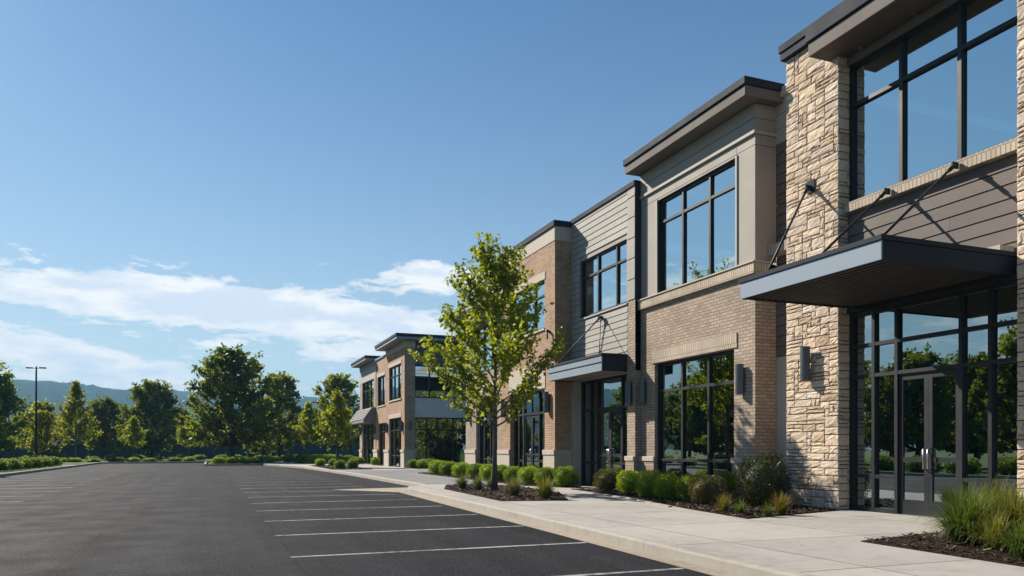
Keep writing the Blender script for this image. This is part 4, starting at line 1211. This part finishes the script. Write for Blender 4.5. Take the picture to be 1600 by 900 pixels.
# wood beyond the fence
rnd = random.Random(99)
WOOD = 'trees of the wood beyond the dark fence'
wx = -36.0; k = 0
while wx < 40:
    src = (broadA, broadB, midA, broadB)[k % 4]
    at(src, wx+rnd.uniform(-1,1), 127+rnd.uniform(0,7)+(6 if k%2 else 0), rnd.uniform(.66,.80)*(1.0 if src is midA else .84 if wx<5 else .92), rnd.uniform(0,6.2), 'dark green tree of the dense wood beyond the far fence', group=WOOD)
    wx += 3.1; k += 1
# trees across the lot, seen as reflections in the glass
REF = 'trees across the parking lot, mirrored in the glass'
for i,(x,y,s,sc) in enumerate([(-16.2,53,midA,.85),(-20,26,broadB,.8),(-22,33,midA,.95),(-20.5,39,broadA,.72),(-21,46,midA,.9),(-24,56,broadA,.85),(-21.5,63,broadB,.85),(-24,71,midA,.95),(-23.5,78,broadB,.8),(-27,86,broadA,.85),
        (-29,29,broadA,.8),(-30,42,broadB,.85),(-31,50,broadA,.85),(-32,60,broadB,.9),(-33,69,broadA,.8),(-35,80,broadB,.85),(-24,18,broadB,.7),(-29,92,midA,1.0)]):
    at(s, x, y, sc, i*1.3, 'leafy green tree across the parking lot, seen only as a reflection in the windows', group=REF)
for i,(x,y,sc) in enumerate([(17.3,40.3,.62),(20.2,41.6,.70)]):  # trees hidden from view, added for what the far glazing mirrors
    at(midA, x, y, sc, i*2.3, 'unseen leafy tree added between the two buildings for its reflection in the far building glazing', group='unseen trees added for the glazing reflection')
# hedges
hf = shrub('hedge_shrub', 9, 'shrub_m', 'x', 2000, .045, .5, aspect=.45)
hb = shrub('hedge_shrub', 10, 'shrub_b', 'x', 2000, .045, .5, aspect=.45)
HG = 'clipped hedge balls on the left kerb island'
ordn = ('nearest','second','third','fourth','fifth','sixth','seventh')
first = True
for i,(x,y) in enumerate([(-11.7,53.0),(-11.6,55.6),(-11.6,58.4),(-11.5,61.4),(-11.5,64.6),(-11.4,67.8)]):
    put(hf, (x,y,.08), 1.4, .78, i*1.1, first, f'{ordn[i]} clipped green hedge ball of the row on the left kerb island', HG); first = False
for i in range(14):
    put(hf, (-11.6+rnd.uniform(-.2,.2),16+i*2.5,-.02), 1.7, 1.05, i*1.3, False, 'hedge ball along the left kerb, seen only as a reflection in the windows', 'mirrored hedge balls')
HF = 'low hedges along the far edge of the parking lot'
lab = 'low clipped hedge along the far edge of the parking lot'
first = True
for i in range(30):
    x = -25+i*1.75+rnd.uniform(-.3,.3); y = 88.0+rnd.uniform(-.4,.4)+(3.0 if i%3 == 0 else 0)
    if -.8 < x < -.0 : continue
    put(hb if i%3 == 1 else hf, (x,y,-.03), 1.7*rnd.uniform(.8,1.15), .62*rnd.uniform(.85,1.1), rnd.uniform(0,6), first and i%3 == 1, lab, HF, 1.3)
    if i%3 == 1: first = False
for i in range(26):
    x = -34+i*2.5+rnd.uniform(-.4,.4)
    put(hf, (x,108+rnd.uniform(-2,4),-.03), 2.2*rnd.uniform(.8,1.2), .75*rnd.uniform(.8,1.1), rnd.uniform(0,6), False, 'hedge shrub in front of the dark fence', 'hedge shrubs before the fence', 1.5)
HI = 'hedge balls on the island under the biggest tree'
for i,(x,y) in enumerate([(.6,72.3),(1.7,72.4),(2.8,72.6),(3.8,72.4),(5.0,74.5),(.9,75.5),(4.6,78.0)]):
    put(hf if i%2 else hb, (x,y,.05), 1.15, .70, i*1.9, False, 'round hedge ball on the grass island under the biggest tree', HI)
HP = 'hedges by the far end of the pavement'
for i,(x,y) in enumerate([(8.6,69.5),(7.6,71.5),(9.8,72.8),(8.2,75),(10.8,76.5),(7.2,78)]):
    put(hf if i%2 else hb, (x,y,.1), 1.5, .85, i*1.9, False, 'round hedge where the pavement ends beyond the far building', HP)
# island lawn
m = MB(); m.prism([(-.22,70.08),(4.1,70.08),(4.1,84),(-.22,84)], -.1, .10); m.prism([(-16,-12),(-10.13,-12),(-10.13,70.9),(-16,70.9)], -.1, .11)
m.prism([(-16,76.1),(-10.13,76.1),(-10.13,84.2),(-.24,84.2),(-.24,87),(-16,87)], -.1, .10)
struct(m.build('grass_verge', M['lawn']))
# fence
FN = thing('screen_fence', 'long dark blue-green screen fence in front of the wood', 'fence', (0,122,0))
m = MB(); x = -46
while x < 46: m.box(x+.06,x+2.94,122,122.03,.05,2.0); x += 3
m.build('fence_panel', M['fence'], FN)
x = -46
while x <= 46:
    m = MB(); m.box(x-.045,x+.045,121.97,122.06,0,2.1); m.build('post', M['black'], FN); x += 3
m = MB(); m.box(-46,46,121.95,121.968,1.9,1.97); m.build('rail', M['black'], FN)
# lamp post
LP = thing('lamp_post', 'tall black parking lot lamp post with two flat heads', 'lamp post', (-17.4,94.9,0))
m = MB(); m.tube([(-17.4,94.9,0),(-17.4,94.9,.75)], .28, 16); m.build('footing', M['kerbm'], LP)
m = MB(); m.tube([(-17.4,94.9,.75),(-17.4,94.9,10.25)], [.12,.085], 12); m.build('pole', M['black'], LP)
for sgn in (-1,1):
    m = MB(); m.tube([(-17.4,94.9,10.05),(-17.4+sgn*.35,94.9-sgn*.12,10.08)], .04, 8)
    xa, xb = sorted((-17.4+sgn*.33,-17.4+sgn*.98)); yc = 94.9-sgn*.2
    m.box(xa,xb,yc-.17,yc+.17,10.03,10.15); m.build('lamp_head', M['black'], LP, .02)

# ------------------------------------------------------------------ hills
def hills():
    prof = [(-34,196),(-14,204),(-11,200),(-8,188),(-4.5,186),(-2.5,181),(-.5,172),(2,168),(6,162),(12,150),(22,135),(45,110)]
    rng = np.random.default_rng(5); D = 2600
    hd = np.linspace(-34,45,420); zz = np.interp(hd,[p[0] for p in prof],[p[1] for p in prof])
    for f,a in ((.35,2.5),(1.1,1.6),(2.3,.8)): zz += a*np.sin(hd*f*2+f*9)
    zz += rng.normal(size=len(hd))*.35
    rows = [(-1300,-.012),(-1000,.22),(-650,.52),(-300,.83),(-120,.95),(0,1),(250,.85),(800,.3),(1300,-.02)]
    V = []; Fc = []
    for d,k in rows:
        for i,h in enumerate(hd):
            a = R(h); dd = D+d+40*math.sin(h*.9+d*.01)
            V.append((dd*math.sin(a), dd*math.cos(a), zz[i]*k+(rng.normal()*2.0+8*math.sin(h*1.3+d)) *(k if 0 < k < 1 else 0)))
    n = len(hd)
    for r in range(len(rows)-1):
        for i in range(n-1): Fc.append((r*n+i, r*n+i+1, (r+1)*n+i+1, (r+1)*n+i))
    me = bpy.data.meshes.new('hills'); me.from_pydata(V,[],Fc); me.materials.append(M['hill']); me.polygons.foreach_set('use_smooth',[True]*len(Fc))
    o = bpy.data.objects.new('hills', me); COL.objects.link(o); struct(o)
hills()

# ------------------------------------------------------------------ haze
m = MB(); m.box(-4950,4950,-4950,4950,-1.2,262)
t = NT('haze_air'); v = t.n('ShaderNodeVolumePrincipled')
v.inputs['Color'].default_value = (.34,.66,1,1); v.inputs['Density'].default_value = HAZE = .00022; v.inputs['Anisotropy'].default_value = .0
t.l(v.outputs[0], t.out.inputs['Volume'])
hz = m.build('haze', t.m); hz['kind'] = 'stuff'

# ------------------------------------------------------------------ sky and sun
SUN = Vector((-.56, 1.0, .80)).normalized()
el = math.asin(SUN.z); az = math.atan2(SUN.x, SUN.y)
W = bpy.data.worlds.new('World'); S.world = W; W.use_nodes = True
nt = W.node_tree; nt.nodes.clear()
class WN(NT):
    def __init__(s, tree): s.t = tree
w = WN(nt)
out = w.n('ShaderNodeOutputWorld'); bg = w.n('ShaderNodeBackground')
sky = w.n('ShaderNodeTexSky', sky_type='NISHITA'); sky.sun_disc = False
sky.sun_elevation = el; sky.sun_rotation = az; sky.altitude = 250; sky.air_density = 1.1; sky.dust_density = .30; sky.ozone_density = 2.0
tc = w.n('ShaderNodeTexCoord').outputs['Generated']
sx = w.n('ShaderNodeSeparateXYZ'); w.l(tc, sx.inputs[0])
X_,Y_,Z_ = sx.outputs
hor = w.math('SQRT', w.math('ADD', w.math('MULTIPLY', X_, X_), w.math('MULTIPLY', Y_, Y_)))
E_ = w.math('DIVIDE', Z_, w.math('MAXIMUM', hor, .01))            # tangent of elevation
A_ = w.math('MULTIPLY', w.math('ARCTAN2', X_, Y_), 180/math.pi)   # azimuth, degrees
def blob(a, e, sa, se, tilt=0):
    da = w.math('SUBTRACT', A_, a)
    de = w.math('SUBTRACT', w.math('SUBTRACT', E_, e), w.math('MULTIPLY', da, tilt))
    q = w.math('ADD', w.math('POWER', w.math('ABSOLUTE', w.math('DIVIDE', da, sa)), 2), w.math('POWER', w.math('ABSOLUTE', w.math('DIVIDE', de, se)), 2))
    return w.math('EXPONENT', w.math('MULTIPLY', q, -1))
def add(*a):
    r = a[0]
    for b in a[1:]: r = w.math('ADD', r, b)
    return r
cov = add(w.math('MULTIPLY', blob(-6,.178,9,.028,-.0002), .95), w.math('MULTIPLY', blob(4,.172,8,.028,-.0006), 1.0), w.math('MULTIPLY', blob(12.5,.158,6,.022,-.001), .8),
          w.math('MULTIPLY', blob(15.5,.222,4.2,.020,0), .95), w.math('MULTIPLY', blob(-11,.118,7,.016,-.0028), .85),
          w.math('MULTIPLY', blob(8.5,.122,5.5,.014,0), .60), w.math('MULTIPLY', blob(-1,.128,3,.007,0), .45), w.math('MULTIPLY', blob(-6,.085,12,.022,-.001), .75),
          w.math('MULTIPLY', blob(-45,.20,20,.045,0), .8), w.math('MULTIPLY', blob(-70,.12,22,.035,0), .6), w.math('MULTIPLY', blob(60,.20,25,.05,0), .5))
cv = w.n('ShaderNodeCombineXYZ'); w.l(w.math('MULTIPLY', A_, .085), cv.inputs[0]); w.l(w.math('MULTIPLY', E_, 16), cv.inputs[1])
def cn(vec, scale, detail, rough, dist=0.0):
    nd = w.n('ShaderNodeTexNoise'); nd.inputs['Scale'].default_value = scale; nd.inputs['Detail'].default_value = detail; nd.inputs['Roughness'].default_value = rough
    nd.inputs['Distortion'].default_value = dist; w.l(vec, nd.inputs['Vector']); return nd.outputs['Fac']
n1 = cn(cv.outputs[0], 3.8, 14, .66, .3)
up = w.n('ShaderNodeVectorMath', operation='ADD'); w.l(cv.outputs[0], up.inputs[0]); up.inputs[1].default_value = (-.05,.16,0)
n1u = cn(up.outputs[0], 2.4, 4, .5, .2)
high = w.math('MINIMUM', w.math('MAXIMUM', w.math('MULTIPLY', w.math('SUBTRACT', E_, .235), 3.0), 0), 1)
dens = w.math('SUBTRACT', w.math('ADD', w.math('MULTIPLY', cov, .52), w.math('MULTIPLY', n1, 1.15)), high)
alpha = w.ramp(dens, [(.745,0),(.82,.5),(.96,1.0)])
thick = w.ramp(w.math('ADD', w.math('MULTIPLY', cov, .30), w.math('ADD', w.math('MULTIPLY', n1u, .75), w.math('MULTIPLY', n1, .55))), [(.84,1),(1.16,.0)])
CB = 11.4
ccol = w.mix(thick, (CB*.72,CB*.79,CB*.89), (CB,CB*.985,CB*.96))
hs = w.n('ShaderNodeHueSaturation'); hs.inputs['Saturation'].default_value = 1.22; hs.inputs['Value'].default_value = 1.0
w.l(sky.outputs[0], hs.inputs['Color'])
skyc = w.mix(1, hs.outputs[0], (.70,.92,.985), 'MULTIPLY')
fwd = w.math('ADD', .56, w.math('MULTIPLY', w.math('COSINE', w.math('MULTIPLY', w.math('SUBTRACT', A_, math.degrees(az)), math.pi/180)), .44))
low = w.math('MULTIPLY', w.math('MULTIPLY', w.math('EXPONENT', w.math('MULTIPLY', w.math('MAXIMUM', E_, 0), -4.8)), .98), fwd)   # pale moist air low in the sky
skyc = w.mix(low, skyc, (7.8,8.4,8.7))
w.l(w.mix(w.math('MULTIPLY', alpha, .93), skyc, ccol), bg.inputs[0])
bg.inputs[1].default_value = .05
w.l(bg.outputs[0], out.inputs[0])

sl = bpy.data.lights.new('sun','SUN'); sl.energy = 5.0; sl.angle = R(.53); sl.color = (1,.91,.78)
so_ = bpy.data.objects.new('sun', sl); COL.objects.link(so_); so_.rotation_euler = (-SUN).to_track_quat('-Z','Y').to_euler(); so_.location = (-20,30,40)

# ------------------------------------------------------------------ camera
cam = bpy.data.cameras.new('camera'); cam.sensor_width = 36; cam.lens = 27; cam.shift_y = (702-450)/1600
cam.clip_start = .05; cam.clip_end = 20000
co = bpy.data.objects.new('camera', cam); COL.objects.link(co); co.location = (0,0,1.4); co.rotation_euler = (R(90),0,-math.atan2(.3647,.9311))
S.camera = co
S.view_settings.view_transform = 'Standard'; S.view_settings.look = 'None'; S.view_settings.exposure = 1.0; S.view_settings.gamma = 1
S.view_settings.use_curve_mapping = False
S.render.engine = 'CYCLES'
S.cycles.use_denoising = True
S.cycles.max_bounces = 8; S.cycles.diffuse_bounces = 3; S.cycles.glossy_bounces = 4; S.cycles.transmission_bounces = 4; S.cycles.transparent_max_bounces = 12; S.cycles.volume_bounces = 0
S.cycles.sample_clamp_indirect = 6
